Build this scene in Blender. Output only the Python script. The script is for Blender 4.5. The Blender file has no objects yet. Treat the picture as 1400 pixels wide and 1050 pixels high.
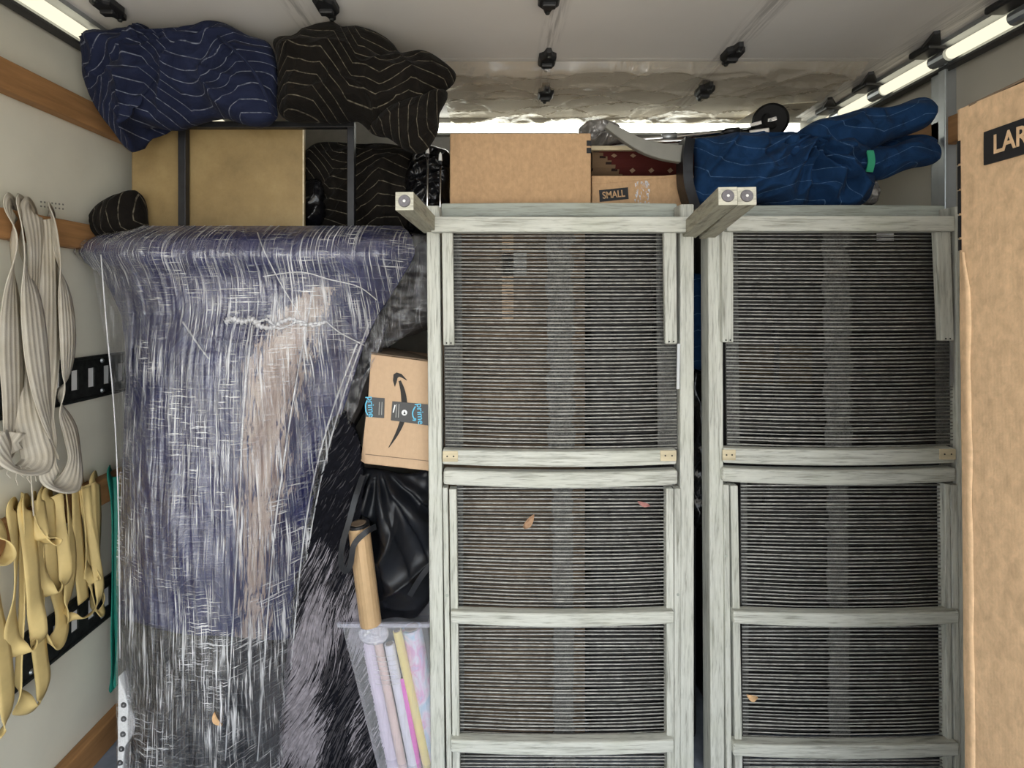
import bpy, bmesh, math, random
from mathutils import Vector, Matrix, noise

random.seed(7)
S = bpy.context.scene
COL = S.collection
PI = math.pi

# ------------------------------------------------------------------ camera, sky, exposure
F, CX, CY, CZ = 780.0, 680.0, 415.0, 1.2          # focal length and vanishing point in photo pixels, eye height
cam_d = bpy.data.cameras.new('camera'); cam = bpy.data.objects.new('camera', cam_d); COL.objects.link(cam)
cam.location = (0, 0, CZ); cam.rotation_euler = (PI/2, 0, 0)
cam_d.sensor_fit = 'HORIZONTAL'; cam_d.sensor_width = 36.0; cam_d.lens = F/1400*36
cam_d.shift_x = (700-CX)/1400; cam_d.shift_y = -(525-CY)/1400
cam_d.clip_start = 0.05
S.camera = cam

world = bpy.data.worlds.new('sky'); S.world = world; world.use_nodes = True
bg = world.node_tree.nodes['Background']
bg.inputs['Color'].default_value = (0.90, 0.955, 1.0, 1); bg.inputs['Strength'].default_value = 1.0
sun_d = bpy.data.lights.new('sun', 'SUN'); sun_d.energy = 8.0; sun_d.angle = 0.01; sun_d.color = (1.0, 0.94, 0.85)
sun = bpy.data.objects.new('sun', sun_d); COL.objects.link(sun); sun.rotation_euler = (math.radians(-38), 0, math.radians(12))   # high sun added over the cab: lights driveway, not load, so bounce brightens roof
S.view_settings.view_transform = 'Standard'; S.view_settings.look = 'None'
S.view_settings.gamma = 1.0; S.view_settings.use_curve_mapping = False
S.view_settings.exposure = 2.15

# ------------------------------------------------------------------ helpers
def P(px, py, d):
    return Vector(((px-CX)*d/F, d, CZ+(CY-py)*d/F))
XL, XR, ZF, ZC, YB, YR = -1.10, 1.30, -0.03, 1.92, 2.25, -0.50
def W(px, py, off=0.0):                              # a point of the left wall, off metres in front of it
    X = XL+off; d = X*F/(px-CX)
    return Vector((X, d, CZ+(CY-py)*d/F))
def lerp(a, b, t): return a+(b-a)*t
def interp(tab, x):
    if x <= tab[0][0]: return tab[0][1]
    for (a, b), (c, e) in zip(tab, tab[1:]):
        if x <= c: return b+(e-b)*(x-a)/(c-a)
    return tab[-1][1]
def sstep(a, b, x):
    t = max(0.0, min(1.0, (x-a)/(b-a))); return t*t*(3-2*t)
def nz(x, y=0.0, z=0.0): return noise.noise(Vector((x, y, z)))

class MB:
    def __init__(s): s.v = []; s.f = []; s.uv = {}; s.smooth = False
    def add(s, pts): i = len(s.v); s.v += [Vector(p) for p in pts]; return i
    def box(s, a, b):
        a = Vector(a); b = Vector(b)
        x0, x1 = sorted((a.x, b.x)); y0, y1 = sorted((a.y, b.y)); z0, z1 = sorted((a.z, b.z))
        i = s.add([(x0,y0,z0),(x1,y0,z0),(x1,y1,z0),(x0,y1,z0),(x0,y0,z1),(x1,y0,z1),(x1,y1,z1),(x0,y1,z1)])
        s.f += [tuple(i+k for k in q) for q in ((3,2,1,0),(4,5,6,7),(0,1,5,4),(1,2,6,5),(2,3,7,6),(3,0,4,7))]
        return s
    def prism(s, front, dvec):                       # closed polygon pushed along dvec
        n = len(front); d = Vector(dvec)
        i = s.add(front); j = s.add([Vector(p)+d for p in front])
        s.f.append(tuple(range(i, i+n))); s.f.append(tuple(reversed(range(j, j+n))))
        for k in range(n):
            k2 = (k+1) % n
            s.f.append((i+k2, i+k, j+k, j+k2))
        return s
    def strip(s, top, bot, dvec):                    # band between two polylines, pushed along dvec
        n = len(top); d = Vector(dvec)
        a = s.add(top); b = s.add(bot); c = s.add([Vector(p)+d for p in top]); e = s.add([Vector(p)+d for p in bot])
        for k in range(n-1):
            s.f += [(a+k, b+k, b+k+1, a+k+1), (c+k+1, e+k+1, e+k, c+k), (a+k+1, c+k+1, c+k, a+k), (b+k, e+k, e+k+1, b+k+1)]
        s.f += [(a, c, e, b), (a+n-1, b+n-1, e+n-1, c+n-1)]
        return s
    def bar(s, a, b, w, h, up=(0,0,1), w2=None, h2=None):
        a = Vector(a); b = Vector(b); t = (b-a).normalized(); up = Vector(up)
        r = t.cross(up)
        if r.length < 1e-4: r = t.cross(Vector((0,1,0)))
        r.normalize(); u = r.cross(t).normalized()
        w2 = w if w2 is None else w2; h2 = h if h2 is None else h2
        pts = []
        for p, ww, hh in ((a, w, h), (b, w2, h2)):
            pts += [p-r*ww/2-u*hh/2, p+r*ww/2-u*hh/2, p+r*ww/2+u*hh/2, p-r*ww/2+u*hh/2]
        i = s.add(pts)
        s.f += [tuple(i+k for k in q) for q in ((0,1,2,3),(7,6,5,4),(0,4,5,1),(1,5,6,2),(2,6,7,3),(3,7,4,0))]
        return s
    def tube(s, pts, rad, n=8, caps=True):
        pts = [Vector(p) for p in pts]; m = len(pts)
        rads = rad if isinstance(rad, (list, tuple)) else [rad]*m
        prev = None; base = None; r = None
        for k, p in enumerate(pts):
            t = (pts[min(k+1, m-1)]-pts[max(k-1, 0)]).normalized()
            if r is None:
                r = t.cross(Vector((0,0,1)))
                if r.length < 1e-3: r = t.cross(Vector((0,1,0)))
            r = (r-t*r.dot(t)).normalized(); u = t.cross(r)
            i = s.add([p+(r*math.cos(2*PI*q/n)+u*math.sin(2*PI*q/n))*rads[k] for q in range(n)])
            if prev is not None:
                for q in range(n):
                    q2 = (q+1) % n
                    s.f.append((prev+q, prev+q2, i+q2, i+q))
            else: base = i
            prev = i
        if caps:
            s.f.append(tuple(reversed(range(base, base+n)))); s.f.append(tuple(range(prev, prev+n)))
        return s
    def disc(s, c, axis, r0, r1, h, n=24):           # short cylinder, r0 at c, r1 at c + axis*h
        axis = Vector(axis).normalized()
        return s.tube([Vector(c), Vector(c)+axis*h], [r0, r1], n)
    def grid(s, rows, closed=False, uvf=None):
        nr = len(rows); nc = len(rows[0]); i0 = len(s.v)
        for r in rows: s.add(r)
        for a in range(nr-1):
            for b in range(nc-1 if not closed else nc):
                b2 = (b+1) % nc
                s.f.append((i0+a*nc+b, i0+(a+1)*nc+b, i0+(a+1)*nc+b2, i0+a*nc+b2))
        return i0

ROOT = {}
def obj(name, mb, mat, parent=None, smooth=False, bevel=0.0, uv=None, auto=False):
    pts = mb.v
    if parent is None:
        xs = [p.x for p in pts]; ys = [p.y for p in pts]; zs = [p.z for p in pts]
        org = Vector(((min(xs)+max(xs))/2, (min(ys)+max(ys))/2, min(zs)))
    else: org = ROOT[parent.name]
    me = bpy.data.meshes.new(name)
    me.from_pydata([tuple(p-org) for p in pts], [], mb.f); me.update()
    bm = bmesh.new(); bm.from_mesh(me); bmesh.ops.recalc_face_normals(bm, faces=bm.faces)
    bm.to_mesh(me); bm.free()
    if smooth: me.polygons.foreach_set('use_smooth', [True]*len(me.polygons))
    if uv:
        ul = me.uv_layers.new(name='UVMap')
        for l in me.loops: ul.data[l.index].uv = uv[l.vertex_index]
    me.materials.append(mat)
    o = bpy.data.objects.new(name, me); COL.objects.link(o)
    ROOT[o.name] = org
    if parent is None: o.location = org
    else: o.parent = parent
    if bevel:
        m = o.modifiers.new('bevel', 'BEVEL'); m.width = bevel; m.segments = 2; m.limit_method = 'ANGLE'
        m.harden_normals = False
    return o
def thing(name, base, label, cat, group=None):
    o = bpy.data.objects.new(name, None); COL.objects.link(o); o.location = base; o.empty_display_size = 0.05
    ROOT[o.name] = Vector(base)
    return tag(o, label, cat, group)
def tag(o, label, cat, group=None):
    o['label'] = label; o['category'] = cat
    if group: o['group'] = group
    return o
def struct(o, label=None):
    o['kind'] = 'structure'
    if label: o['label'] = label
    return o
def stuff(o): o['kind'] = 'stuff'; return o

def catmull(pts, per=8, closed=False):
    pts = [Vector(p) for p in pts]; n = len(pts); out = []
    rng = n if closed else n-1
    for i in range(rng):
        p0 = pts[(i-1) % n] if closed or i > 0 else pts[0]
        p1 = pts[i]; p2 = pts[(i+1) % n]
        p3 = pts[(i+2) % n] if closed or i+2 < n else pts[-1]
        for k in range(per):
            t = k/per
            out.append(0.5*((2*p1)+(p2-p0)*t+(2*p0-5*p1+4*p2-p3)*t*t+(3*p1-p0-3*p2+p3)*t**3))
    if not closed: out.append(pts[-1])
    return out

# ------------------------------------------------------------------ materials
class NT:
    def __init__(s, name):
        s.m = bpy.data.materials.new(name); s.m.use_nodes = True; s.t = s.m.node_tree
        s.b = s.t.nodes['Principled BSDF']; s.out = s.t.nodes['Material Output']
    def n(s, typ, **kw):
        nd = s.t.nodes.new(typ)
        for k, v in kw.items():
            if k in nd.bl_rna.properties and k not in ('inputs',): setattr(nd, k, v)
            else: nd.inputs[k].default_value = v
        return nd
    def l(s, a, b): s.t.links.new(a, b)
    def coord(s, kind='Object', scale=(1,1,1), rot=(0,0,0)):
        tc = s.n('ShaderNodeTexCoord'); mp = s.n('ShaderNodeMapping')
        mp.inputs['Scale'].default_value = scale; mp.inputs['Rotation'].default_value = rot
        s.l(tc.outputs[kind], mp.inputs['Vector']); return mp.outputs['Vector']
    def noise(s, vec, scale=5, detail=4, rough=0.55, dist=0.0):
        nd = s.n('ShaderNodeTexNoise'); nd.inputs['Scale'].default_value = scale
        nd.inputs['Detail'].default_value = detail; nd.inputs['Roughness'].default_value = rough
        nd.inputs['Distortion'].default_value = dist
        s.l(vec, nd.inputs['Vector']); return nd.outputs['Fac']
    def ramp(s, fac, stops, interp='LINEAR'):
        r = s.n('ShaderNodeValToRGB'); r.color_ramp.interpolation = interp
        el = r.color_ramp.elements
        while len(el) < len(stops): el.new(0.5)
        for e, (p, c) in zip(el, stops):
            e.position = p; e.color = (*c, 1) if len(c) == 3 else c
        s.l(fac, r.inputs['Fac']); return r.outputs['Color']
    def math(s, op, a, b=None, c=None, clamp=False):
        nd = s.n('ShaderNodeMath', operation=op); nd.use_clamp = clamp
        for k, x in enumerate((a, b, c)):
            if x is None: continue
            if isinstance(x, (int, float)): nd.inputs[k].default_value = x
            else: s.l(x, nd.inputs[k])
        return nd.outputs[0]
    def mix(s, fac, a, b, mode='MIX'):
        nd = s.n('ShaderNodeMix', data_type='RGBA', blend_type=mode)
        for k, x in ((0, fac), (6, a), (7, b)):
            if isinstance(x, (int, float)): nd.inputs[k].default_value = x
            elif isinstance(x, tuple): nd.inputs[k].default_value = (*x, 1) if len(x) == 3 else x
            else: s.l(x, nd.inputs[k])
        return nd.outputs[2]
    def bump(s, h, strength=0.3, dist=0.01, normal=None):
        nd = s.n('ShaderNodeBump'); nd.inputs['Strength'].default_value = strength; nd.inputs['Distance'].default_value = dist
        s.l(h, nd.inputs['Height'])
        if normal is not None: s.l(normal, nd.inputs['Normal'])
        return nd.outputs['Normal']
    def set(s, col=None, rough=None, metal=None, spec=None, normal=None, **kw):
        def put(k, x):
            if x is None: return
            if isinstance(x, (int, float)): s.b.inputs[k].default_value = x
            elif isinstance(x, tuple): s.b.inputs[k].default_value = (*x, 1) if len(x) == 3 else x
            else: s.l(x, s.b.inputs[k])
        put('Base Color', col); put('Roughness', rough); put('Metallic', metal); put('Specular IOR Level', spec); put('Normal', normal)
        for k, v in kw.items(): put(k, v)
        return s.m

def plain(name, col, rough=0.6, metal=0.0, spec=0.4, var=0.12, scale=30, bump=0.0):
    t = NT(name); v = t.coord(); n = t.noise(v, scale)
    lo = tuple(c*(1-var) for c in col); hi = tuple(min(1, c*(1+var)) for c in col)
    c = t.ramp(n, [(0.3, lo), (0.7, hi)])
    nm = t.bump(n, bump, 0.01) if bump else None
    return t.set(c, rough, metal, spec, nm)

def wood_grey(name, axis, light=(0.63,0.635,0.575), dark=(0.22,0.22,0.185)):
    sc = [60, 60, 60]; sc[axis] = 4
    t = NT(name); v = t.coord('Object', tuple(sc))
    n = t.noise(v, 1.6, 6, 0.65, 0.3); n2 = t.noise(t.coord(), 6, 3); n3 = t.noise(t.coord('Object', tuple(x*2.5 for x in sc)), 1.7, 3, 0.6)
    c = t.ramp(n, [(0.27, dark), (0.46, tuple(lerp(a, b, 0.72) for a, b in zip(dark, light))), (0.7, light)])
    c = t.mix(t.math('MULTIPLY', t.ramp(n2, [(0.5, (0,0,0)), (0.75, (1,1,1))]), 0.35), c, (0.40, 0.42, 0.31))
    c = t.mix(t.math('MULTIPLY', t.ramp(n3, [(0.3, (1,1,1)), (0.46, (0,0,0))]), 0.6), c, (0.20, 0.20, 0.17))
    return t.set(c, 0.85, 0, 0.2, t.bump(n, 0.35, 0.004))
def wood_brown(name, axis, col=(0.40,0.20,0.075)):
    sc = [45, 45, 45]; sc[axis] = 4
    t = NT(name); n = t.noise(t.coord('Object', tuple(sc)), 1.3, 5, 0.6, 0.4); n2 = t.noise(t.coord(), 9, 3)
    c = t.ramp(n, [(0.3, tuple(x*0.62 for x in col)), (0.65, col)])
    c = t.mix(t.math('MULTIPLY', n2, 0.35), c, tuple(x*0.5 for x in col))
    return t.set(c, 0.65, 0, 0.3, t.bump(n, 0.2, 0.003))
def cardboard(name, col=(0.47,0.30,0.165), blotch=0.16, rot=0.0, blot=60):
    t = NT(name)
    v = t.coord('Object', (blot*1.5, blot*1.5, blot), (0, rot, 0)); n = t.noise(v, 1.0, 6, 0.66, 0.35); n2 = t.noise(t.coord('Object', (260, 260, 260)), 1.0, 3); n3 = t.noise(t.coord(), 3, 3)
    c = t.ramp(n, [(0.28, tuple(x*(1-blotch) for x in col)), (0.72, tuple(min(1, x*(1+blotch)) for x in col))])
    c = t.mix(t.math('MULTIPLY', n3, 0.22), c, tuple(x*0.72 for x in col))
    # corrugation: fine vertical ribs
    tc = t.n('ShaderNodeTexCoord'); sp = t.n('ShaderNodeSeparateXYZ'); t.l(tc.outputs['Object'], sp.inputs[0])
    w = t.math('SINE', t.math('MULTIPLY', t.math('ADD', sp.outputs[0], sp.outputs[1]), 1100.0))
    h = t.math('ADD', t.math('MULTIPLY', w, 0.12), n2)
    return t.set(c, 0.8, 0, 0.25, t.bump(h, 0.12, 0.0015))

def quilt(name, col, stitch=(0.42,0.42,0.45), spacing=0.029, period=0.30, amp=0.07, lw=0.045, rough=0.9, sheen=0.02, spec=0.08):
    """moving-blanket cloth: zigzag stitch lines over woven cloth, quilted relief"""
    t = NT(name); uv = t.n('ShaderNodeUVMap'); sp = t.n('ShaderNodeSeparateXYZ'); t.l(uv.outputs['UV'], sp.inputs[0])
    u, v = sp.outputs[0], sp.outputs[1]
    tri = t.math('PINGPONG', u, period/2)                        # 0..period/2
    tri = t.math('MINIMUM', t.math('MAXIMUM', tri, period*0.12), period*0.38)
    h = t.math('ADD', v, t.math('MULTIPLY', tri, amp*2/(period/2)))
    fr = t.math('FRACT', t.math('DIVIDE', h, spacing))
    dist = t.math('ABSOLUTE', t.math('SUBTRACT', fr, 0.5))       # 0 on the line
    wob = t.noise(t.coord('Object', (90, 90, 90)), 1, 2)
    line = t.ramp(dist, [(0.0, (1,1,1)), (lw*0.6, (1,1,1)), (lw, (0,0,0))])
    line = t.math('MULTIPLY', line, t.ramp(wob, [(0.35, (0.25,)*3), (0.6, (1,1,1))]))
    n = t.noise(t.coord('Object', (1,1,1)), 14, 5, 0.6, 1.2); weave = t.noise(t.coord('Object', (1,1,1)), 420, 2)
    c = t.ramp(n, [(0.3, tuple(x*0.75 for x in col)), (0.7, tuple(x*1.2 for x in col))])
    c = t.mix(t.math('MULTIPLY', line, 0.62), c, stitch)
    puff = t.ramp(dist, [(0.0, (0,0,0)), (0.25, (0.8,)*3), (0.5, (1,1,1))])
    hh = t.math('ADD', t.math('MULTIPLY', puff, 0.7), t.math('ADD', t.math('MULTIPLY', weave, 0.06), t.math('MULTIPLY', n, 1.8)))
    m = t.set(c, rough, 0, spec, t.bump(hh, 0.6, 0.006))
    t.b.inputs['Sheen Weight'].default_value = sheen; t.b.inputs['Sheen Roughness'].default_value = 0.5
    return m

M = {}
M['wall'] = plain('painted_wall', (0.68,0.65,0.54), 0.55, var=0.06, scale=5)
M['wallr'] = plain('wall_right_paint', (0.46,0.43,0.36), 0.5, var=0.06, scale=4)
M['front'] = plain('bulkhead_paint', (0.45,0.44,0.40), 0.6, var=0.08)
M['floor'] = plain('truck_floor', (0.22,0.25,0.30), 0.7, var=0.2, scale=20)
M['ground'] = plain('driveway', (0.24,0.23,0.21), 0.9, var=0.15, scale=2)
M['slat'] = wood_brown('slat_wood', 1, (0.42,0.215,0.085))
M['black'] = plain('black_metal', (0.018,0.018,0.02), 0.45, 0.3, 0.5, 0.3)
M['blackp'] = plain('black_plastic', (0.012,0.012,0.013), 0.5, 0, 0.5, 0.2)
M['blackbag'] = plain('black_glossy_plastic', (0.006,0.006,0.007), 0.2, 0, 0.4, 0.2, 20, 0.5)
M['nylon'] = plain('black_nylon', (0.007,0.008,0.011), 0.38, 0, 0.35, 0.25, 30, 0.15)
M['track'] = plain('dark_steel', (0.035,0.037,0.036), 0.5, 0.6, 0.5, 0.4, 60, 0.1)
M['galv'] = plain('galvanised_steel', (0.42,0.44,0.45), 0.4, 0.8, 0.5, 0.1, 12)
M['chrome'] = plain('chrome', (0.75,0.75,0.74), 0.15, 1.0, 0.5, 0.05)
M['white'] = plain('white_plastic', (0.75,0.75,0.73), 0.5, 0, 0.4, 0.04)
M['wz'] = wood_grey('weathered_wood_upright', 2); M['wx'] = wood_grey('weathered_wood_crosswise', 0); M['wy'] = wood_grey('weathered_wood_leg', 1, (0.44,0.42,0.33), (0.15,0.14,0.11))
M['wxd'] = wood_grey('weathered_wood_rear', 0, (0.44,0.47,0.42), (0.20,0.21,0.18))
M['foot'] = wood_grey('foot_end_grain', 0, (0.62,0.60,0.50), (0.25,0.24,0.2))
M['newwood'] = wood_brown('pale_new_wood', 0, (0.72,0.62,0.42))
M['glide'] = plain('grey_glide', (0.13,0.12,0.13), 0.5, 0.2, 0.5, 0.25, 200)
M['cord'] = plain('grey_cord', (0.36,0.355,0.33), 0.7, 0, 0.3, 0.35, 60)
M['cordd'] = plain('shaded_cord', (0.055,0.052,0.048), 0.75, 0, 0.3, 0.35, 60)  # same cord as the front, with rear-layer shade put into its colour
M['card'] = cardboard('cardboard'); M['cardL'] = cardboard('near_cardboard', (0.66,0.45,0.27), 0.24, blot=40)
M['cardA'] = cardboard('parcel_cardboard', (0.56,0.39,0.25), 0.06); M['cardD'] = cardboard('shaded_cardboard', (0.20,0.145,0.10), 0.1)  # cardD: shade behind the lounger cords is darkened into its brown
M['rubber'] = plain('black_rubber', (0.006,0.006,0.006), 0.55, 0, 0.12, 0.2)
M['ink'] = plain('black_ink', (0.014,0.014,0.016), 0.6, 0, 0.3, 0.2)
M['inkbrown'] = plain('soft_black_ink', (0.025,0.022,0.02), 0.6, 0, 0.3, 0.2)
M['tape'] = plain('black_tape', (0.018,0.02,0.024), 0.3, 0, 0.5, 0.2)
M['tapeblue'] = plain('sky_blue_print', (0.13,0.50,0.72), 0.5, 0, 0.3, 0.05)
M['printwhite'] = plain('white_print', (0.8,0.8,0.8), 0.5, 0, 0.3, 0.03)
M['printgrey'] = plain('grey_print', (0.4,0.4,0.38), 0.5, 0, 0.3, 0.03)
M['navy'] = quilt('navy_blanket', (0.015,0.019,0.043), (0.26,0.28,0.34))
M['blackq'] = quilt('black_blanket', (0.0095,0.008,0.0065), (0.22,0.19,0.14))
M['blueq'] = quilt('blue_blanket', (0.010,0.034,0.092), (0.11,0.20,0.34), 0.045, 0.4, 0.06, 0.025)
M['wrapq'] = quilt('wrapped_navy_blanket', (0.025,0.029,0.110), (0.14,0.15,0.25), 0.03, 0.26, 0.06)
M['bandq'] = quilt('wrapped_black_blanket', (0.012,0.012,0.015), (0.10,0.10,0.11), 0.03, 0.26, 0.06)
M['teal'] = plain('teal_strap', (0.012,0.20,0.145), 0.55, 0, 0.4, 0.15)
M['tealt'] = plain('green_tape', (0.03,0.30,0.16), 0.5, 0, 0.4, 0.1)
M['bandy'] = plain('tan_rubber', (0.62,0.47,0.20), 0.6, 0, 0.35, 0.14, 14, 0.05)
M['leaf'] = plain('dry_leaf', (0.36,0.22,0.13), 0.7, 0, 0.3, 0.3, 60)
M['leafp'] = plain('pale_dry_leaf', (0.66,0.42,0.22), 0.7, 0, 0.3, 0.2, 60)
M['leafr'] = plain('pinkish_dry_leaf', (0.42,0.20,0.18), 0.7, 0, 0.3, 0.3, 60)
M['greybar'] = plain('grey_painted_wood', (0.21,0.205,0.18), 0.6, 0, 0.3, 0.06)
M['studs'] = plain('pewter_stud', (0.14,0.14,0.145), 0.35, 0.7, 0.5, 0.1)
M['linen'] = plain('white_woven_cover', (0.66,0.66,0.66), 0.8, 0, 0.2, 0.12, 300, 0.3)
M['gold'] = plain('gold_paper', (0.62,0.42,0.23), 0.3, 0.35, 0.5, 0.08)

def glow(name, col, st):
    t = NT(name); e = t.n('ShaderNodeEmission'); e.inputs['Color'].default_value = (*col, 1); e.inputs['Strength'].default_value = st
    t.l(e.outputs[0], t.out.inputs['Surface']); return t.m
M['tube'] = glow('lit_tube', (1.0, 0.92, 0.68), 0.26)
M['slit'] = glow('lit_front_strip', (0.98, 1.0, 0.90), 1.6)

def strap_mat():
    t = NT('cotton_webbing'); uv = t.n('ShaderNodeUVMap'); sp = t.n('ShaderNodeSeparateXYZ'); t.l(uv.outputs['UV'], sp.inputs[0])
    w = t.math('SINE', t.math('MULTIPLY', sp.outputs[0], 2*PI*5.0))
    n = t.noise(t.coord(), 12, 4); n2 = t.noise(t.coord('Object', (1,1,1)), 300, 2)
    c = t.ramp(n, [(0.3, (0.50,0.44,0.34)), (0.7, (0.70,0.66,0.57))])
    st = t.ramp(w, [(0.0, (1,1,1)), (0.1, (0,0,0))])
    c = t.mix(t.math('MULTIPLY', st, 0.35), c, (0.33,0.29,0.23))
    return t.set(c, 0.85, 0, 0.2, t.bump(t.math('ADD', w, n2), 0.35, 0.002))
M['web'] = strap_mat()

def ceiling_mat():
    """grey roof skin with soot-like rub marks trailing along the truck from each bracket row"""
    t = NT('roof_skin'); tc = t.n('ShaderNodeTexCoord'); g = t.n('ShaderNodeNewGeometry'); sp = t.n('ShaderNodeSeparateXYZ'); t.l(g.outputs['Position'], sp.inputs[0])
    n = t.noise(t.coord('Object', (3, 3, 3)), 1, 4); st = t.noise(t.coord('Object', (90, 5, 1)), 1, 4, 0.6)
    c = t.ramp(n, [(0.3, (0.68,0.65,0.61)), (0.7, (0.74,0.71,0.67))])
    tot = None
    for x0, hw in ((-0.49, 0.035), (0.145, 0.035), (0.665, 0.05), (1.17, 0.09)):
        a = t.math('SUBTRACT', 1.0, t.math('DIVIDE', t.math('ABSOLUTE', t.math('SUBTRACT', sp.outputs[0], x0)), hw), clamp=True)
        tot = a if tot is None else t.math('ADD', tot, a)
    mask = t.math('MULTIPLY', tot, t.ramp(st, [(0.45, (0,0,0)), (0.62, (1,1,1))]), clamp=True)
    c = t.mix(t.math('MULTIPLY', mask, 0.55), c, (0.13,0.12,0.11))
    return t.set(c, 0.5, 0, 0.3, t.bump(n, 0.1, 0.01))
M['ceil'] = ceiling_mat()

def film_mat(name, haze=0.05, streak=0.5, gloss=0.16, rough=0.12, vert=True, tint=(0.95,0.95,0.97), hscale=1.0):
    """stretch wrap: clear film, several layers, with pulled whitish streaks where it bunches, painted stronger to stand for glints"""
    t = NT(name); t.t.nodes.remove(t.b)
    uv = t.n('ShaderNodeUVMap')
    def nmap(scale, rotz=0.0, sc=1.0, detail=3):
        mp = t.n('ShaderNodeMapping'); mp.inputs['Scale'].default_value = scale; mp.inputs['Rotation'].default_value = (0, 0, rotz)
        t.l(uv.outputs['UV'], mp.inputs['Vector']); return t.noise(mp.outputs['Vector'], sc, detail, 0.6)
    v1 = nmap((330, 9, 1)); v2 = nmap((120, 4.5, 1), 0.06); h1 = nmap((16, 300, 1), 0.20, 1.0); low = nmap((7, 4, 1)); lowh = nmap((6, 3.5, 1), 1.0); lay = nmap((11, 2.2, 1), 0.1)
    sv = t.ramp(v1, [(0.54, (0,0,0)), (0.66, (1,1,1))]); sv2 = t.ramp(v2, [(0.57, (0,0,0)), (0.68, (1,1,1))])
    shh = t.math('MULTIPLY', t.ramp(h1, [(0.56, (0,0,0)), (0.64, (1,1,1))]), t.ramp(lowh, [(0.44, (0,0,0)), (0.55, (1,1,1))]))
    sall = t.math('MAXIMUM', t.math('MAXIMUM', sv, sv2), shh)
    dens = t.ramp(low, [(0.38, (0.12,)*3), (0.60, (1,1,1))])
    haze = t.math('ADD', haze, t.math('MULTIPLY', t.ramp(lay, [(0.42, (0,0,0)), (0.68, (1,1,1))]), streak*0.05))
    hz = t.math('ADD', haze, t.math('MULTIPLY', t.math('MULTIPLY', sall, dens), streak), clamp=True)  # diffuse white streaks paint in the film's glints along with its layered haze
    hgt = t.math('ADD', t.math('ADD', v1, v2), t.math('MULTIPLY', h1, 0.5))
    nm = t.bump(hgt, 0.7, 0.004*hscale)
    tr = t.n('ShaderNodeBsdfTransparent'); tr.inputs['Color'].default_value = (*tint, 1)
    gl = t.n('ShaderNodeBsdfGlossy'); gl.inputs['Roughness'].default_value = rough; t.l(nm, gl.inputs['Normal'])
    df = t.n('ShaderNodeBsdfDiffuse'); df.inputs['Color'].default_value = (0.80,0.80,0.82,1); 
    lw = t.n('ShaderNodeLayerWeight'); lw.inputs['Blend'].default_value = 0.15; t.l(nm, lw.inputs['Normal'])
    gf = t.math('ADD', gloss, t.math('MULTIPLY', lw.outputs['Fresnel'], 0.6), clamp=True)
    gf = t.math('ADD', gf, t.math('MULTIPLY', sall, 0.12), clamp=True)
    m1 = t.n('ShaderNodeMixShader'); t.l(gf, m1.inputs[0]); t.l(tr.outputs[0], m1.inputs[1]); t.l(gl.outputs[0], m1.inputs[2])
    m2 = t.n('ShaderNodeMixShader'); t.l(hz, m2.inputs[0]); t.l(m1.outputs[0], m2.inputs[1]); t.l(df.outputs[0], m2.inputs[2])
    t.l(m2.outputs[0], t.out.inputs['Surface'])
    return t.m
M['film'] = film_mat('stretch_film', 0.0, 0.80, 0.16, 0.06)
M['filmclear'] = film_mat('clear_film', 0.01, 0.20, 0.05, 0.08)
def sheet_mat():
    t = NT('ceiling_plastic'); t.t.nodes.remove(t.b)
    tr = t.n('ShaderNodeBsdfTransparent'); tr.inputs['Color'].default_value = (0.92,0.89,0.83,1)
    gl = t.n('ShaderNodeBsdfGlossy'); gl.inputs['Roughness'].default_value = 0.18; uv = t.coord('UV', (26, 26, 26)); t.l(t.bump(t.noise(uv, 1, 3, 0.5, 1.5), 0.3, 0.01), gl.inputs['Normal'])
    df = t.n('ShaderNodeBsdfDiffuse'); df.inputs['Color'].default_value = (0.84,0.77,0.66,1)
    m1 = t.n('ShaderNodeMixShader'); m1.inputs[0].default_value = 0.22; t.l(tr.outputs[0], m1.inputs[1]); t.l(gl.outputs[0], m1.inputs[2])
    m2 = t.n('ShaderNodeMixShader'); m2.inputs[0].default_value = 0.24; t.l(m1.outputs[0], m2.inputs[1]); t.l(df.outputs[0], m2.inputs[2])
    t.l(m2.outputs[0], t.out.inputs['Surface']); return t.m
M['sheet'] = sheet_mat()
M['bincase'] = film_mat('clear_bin_plastic', 0.16, 0.05, 0.07, 0.2, tint=(0.93,0.93,0.99), hscale=0.2)
M['rope'] = film_mat('twisted_film', 0.45, 0.4, 0.2, 0.15)

# ------------------------------------------------------------------ the truck body
def slab(name, a, b, mat, label=None, parent=None, bevel=0.0): return obj(name, MB().box(a, b), mat, parent, bevel=bevel)
struct(slab('floor', (XL-0.05, YR, ZF-0.08), (XR+0.05, YB, ZF), M['floor']), 'grey blue painted cargo floor of the truck')
struct(slab('wall_left', (XL-0.05, YR, ZF-0.08), (XL, YB, ZC+0.05), M['wall']), 'cream painted plywood left wall of the truck')
struct(slab('wall_right', (XR, YR, ZF-0.08), (XR+0.05, YB, ZC+0.05), M['wallr']), 'grey painted right wall of the truck')
struct(slab('wall_front', (XL-0.05, YB, ZF-0.08), (XR+0.05, YB+0.05, ZC+0.05), M['front']), 'front bulkhead of the truck behind the load')
ceil = struct(slab('ceiling', (XL-0.05, YR, ZC+0.006), (XR+0.05, YB+0.05, ZC+0.05), M['track']), 'pale grey roof skin of the truck with dark seams')
seams = [YR, 0.25, 0.75, 1.22, 1.676, 1.937, YB]
for a, b in zip(seams, seams[1:]):
    obj('roof_panel', MB().box((XL, a+0.0012, ZC), (XR, b-0.0012, ZC+0.006)), M['ceil'], ceil)
struct(slab('ground', (-25, -30, -0.95), (25, 25, -0.90), M['ground']), 'driveway outside the truck')
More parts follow.
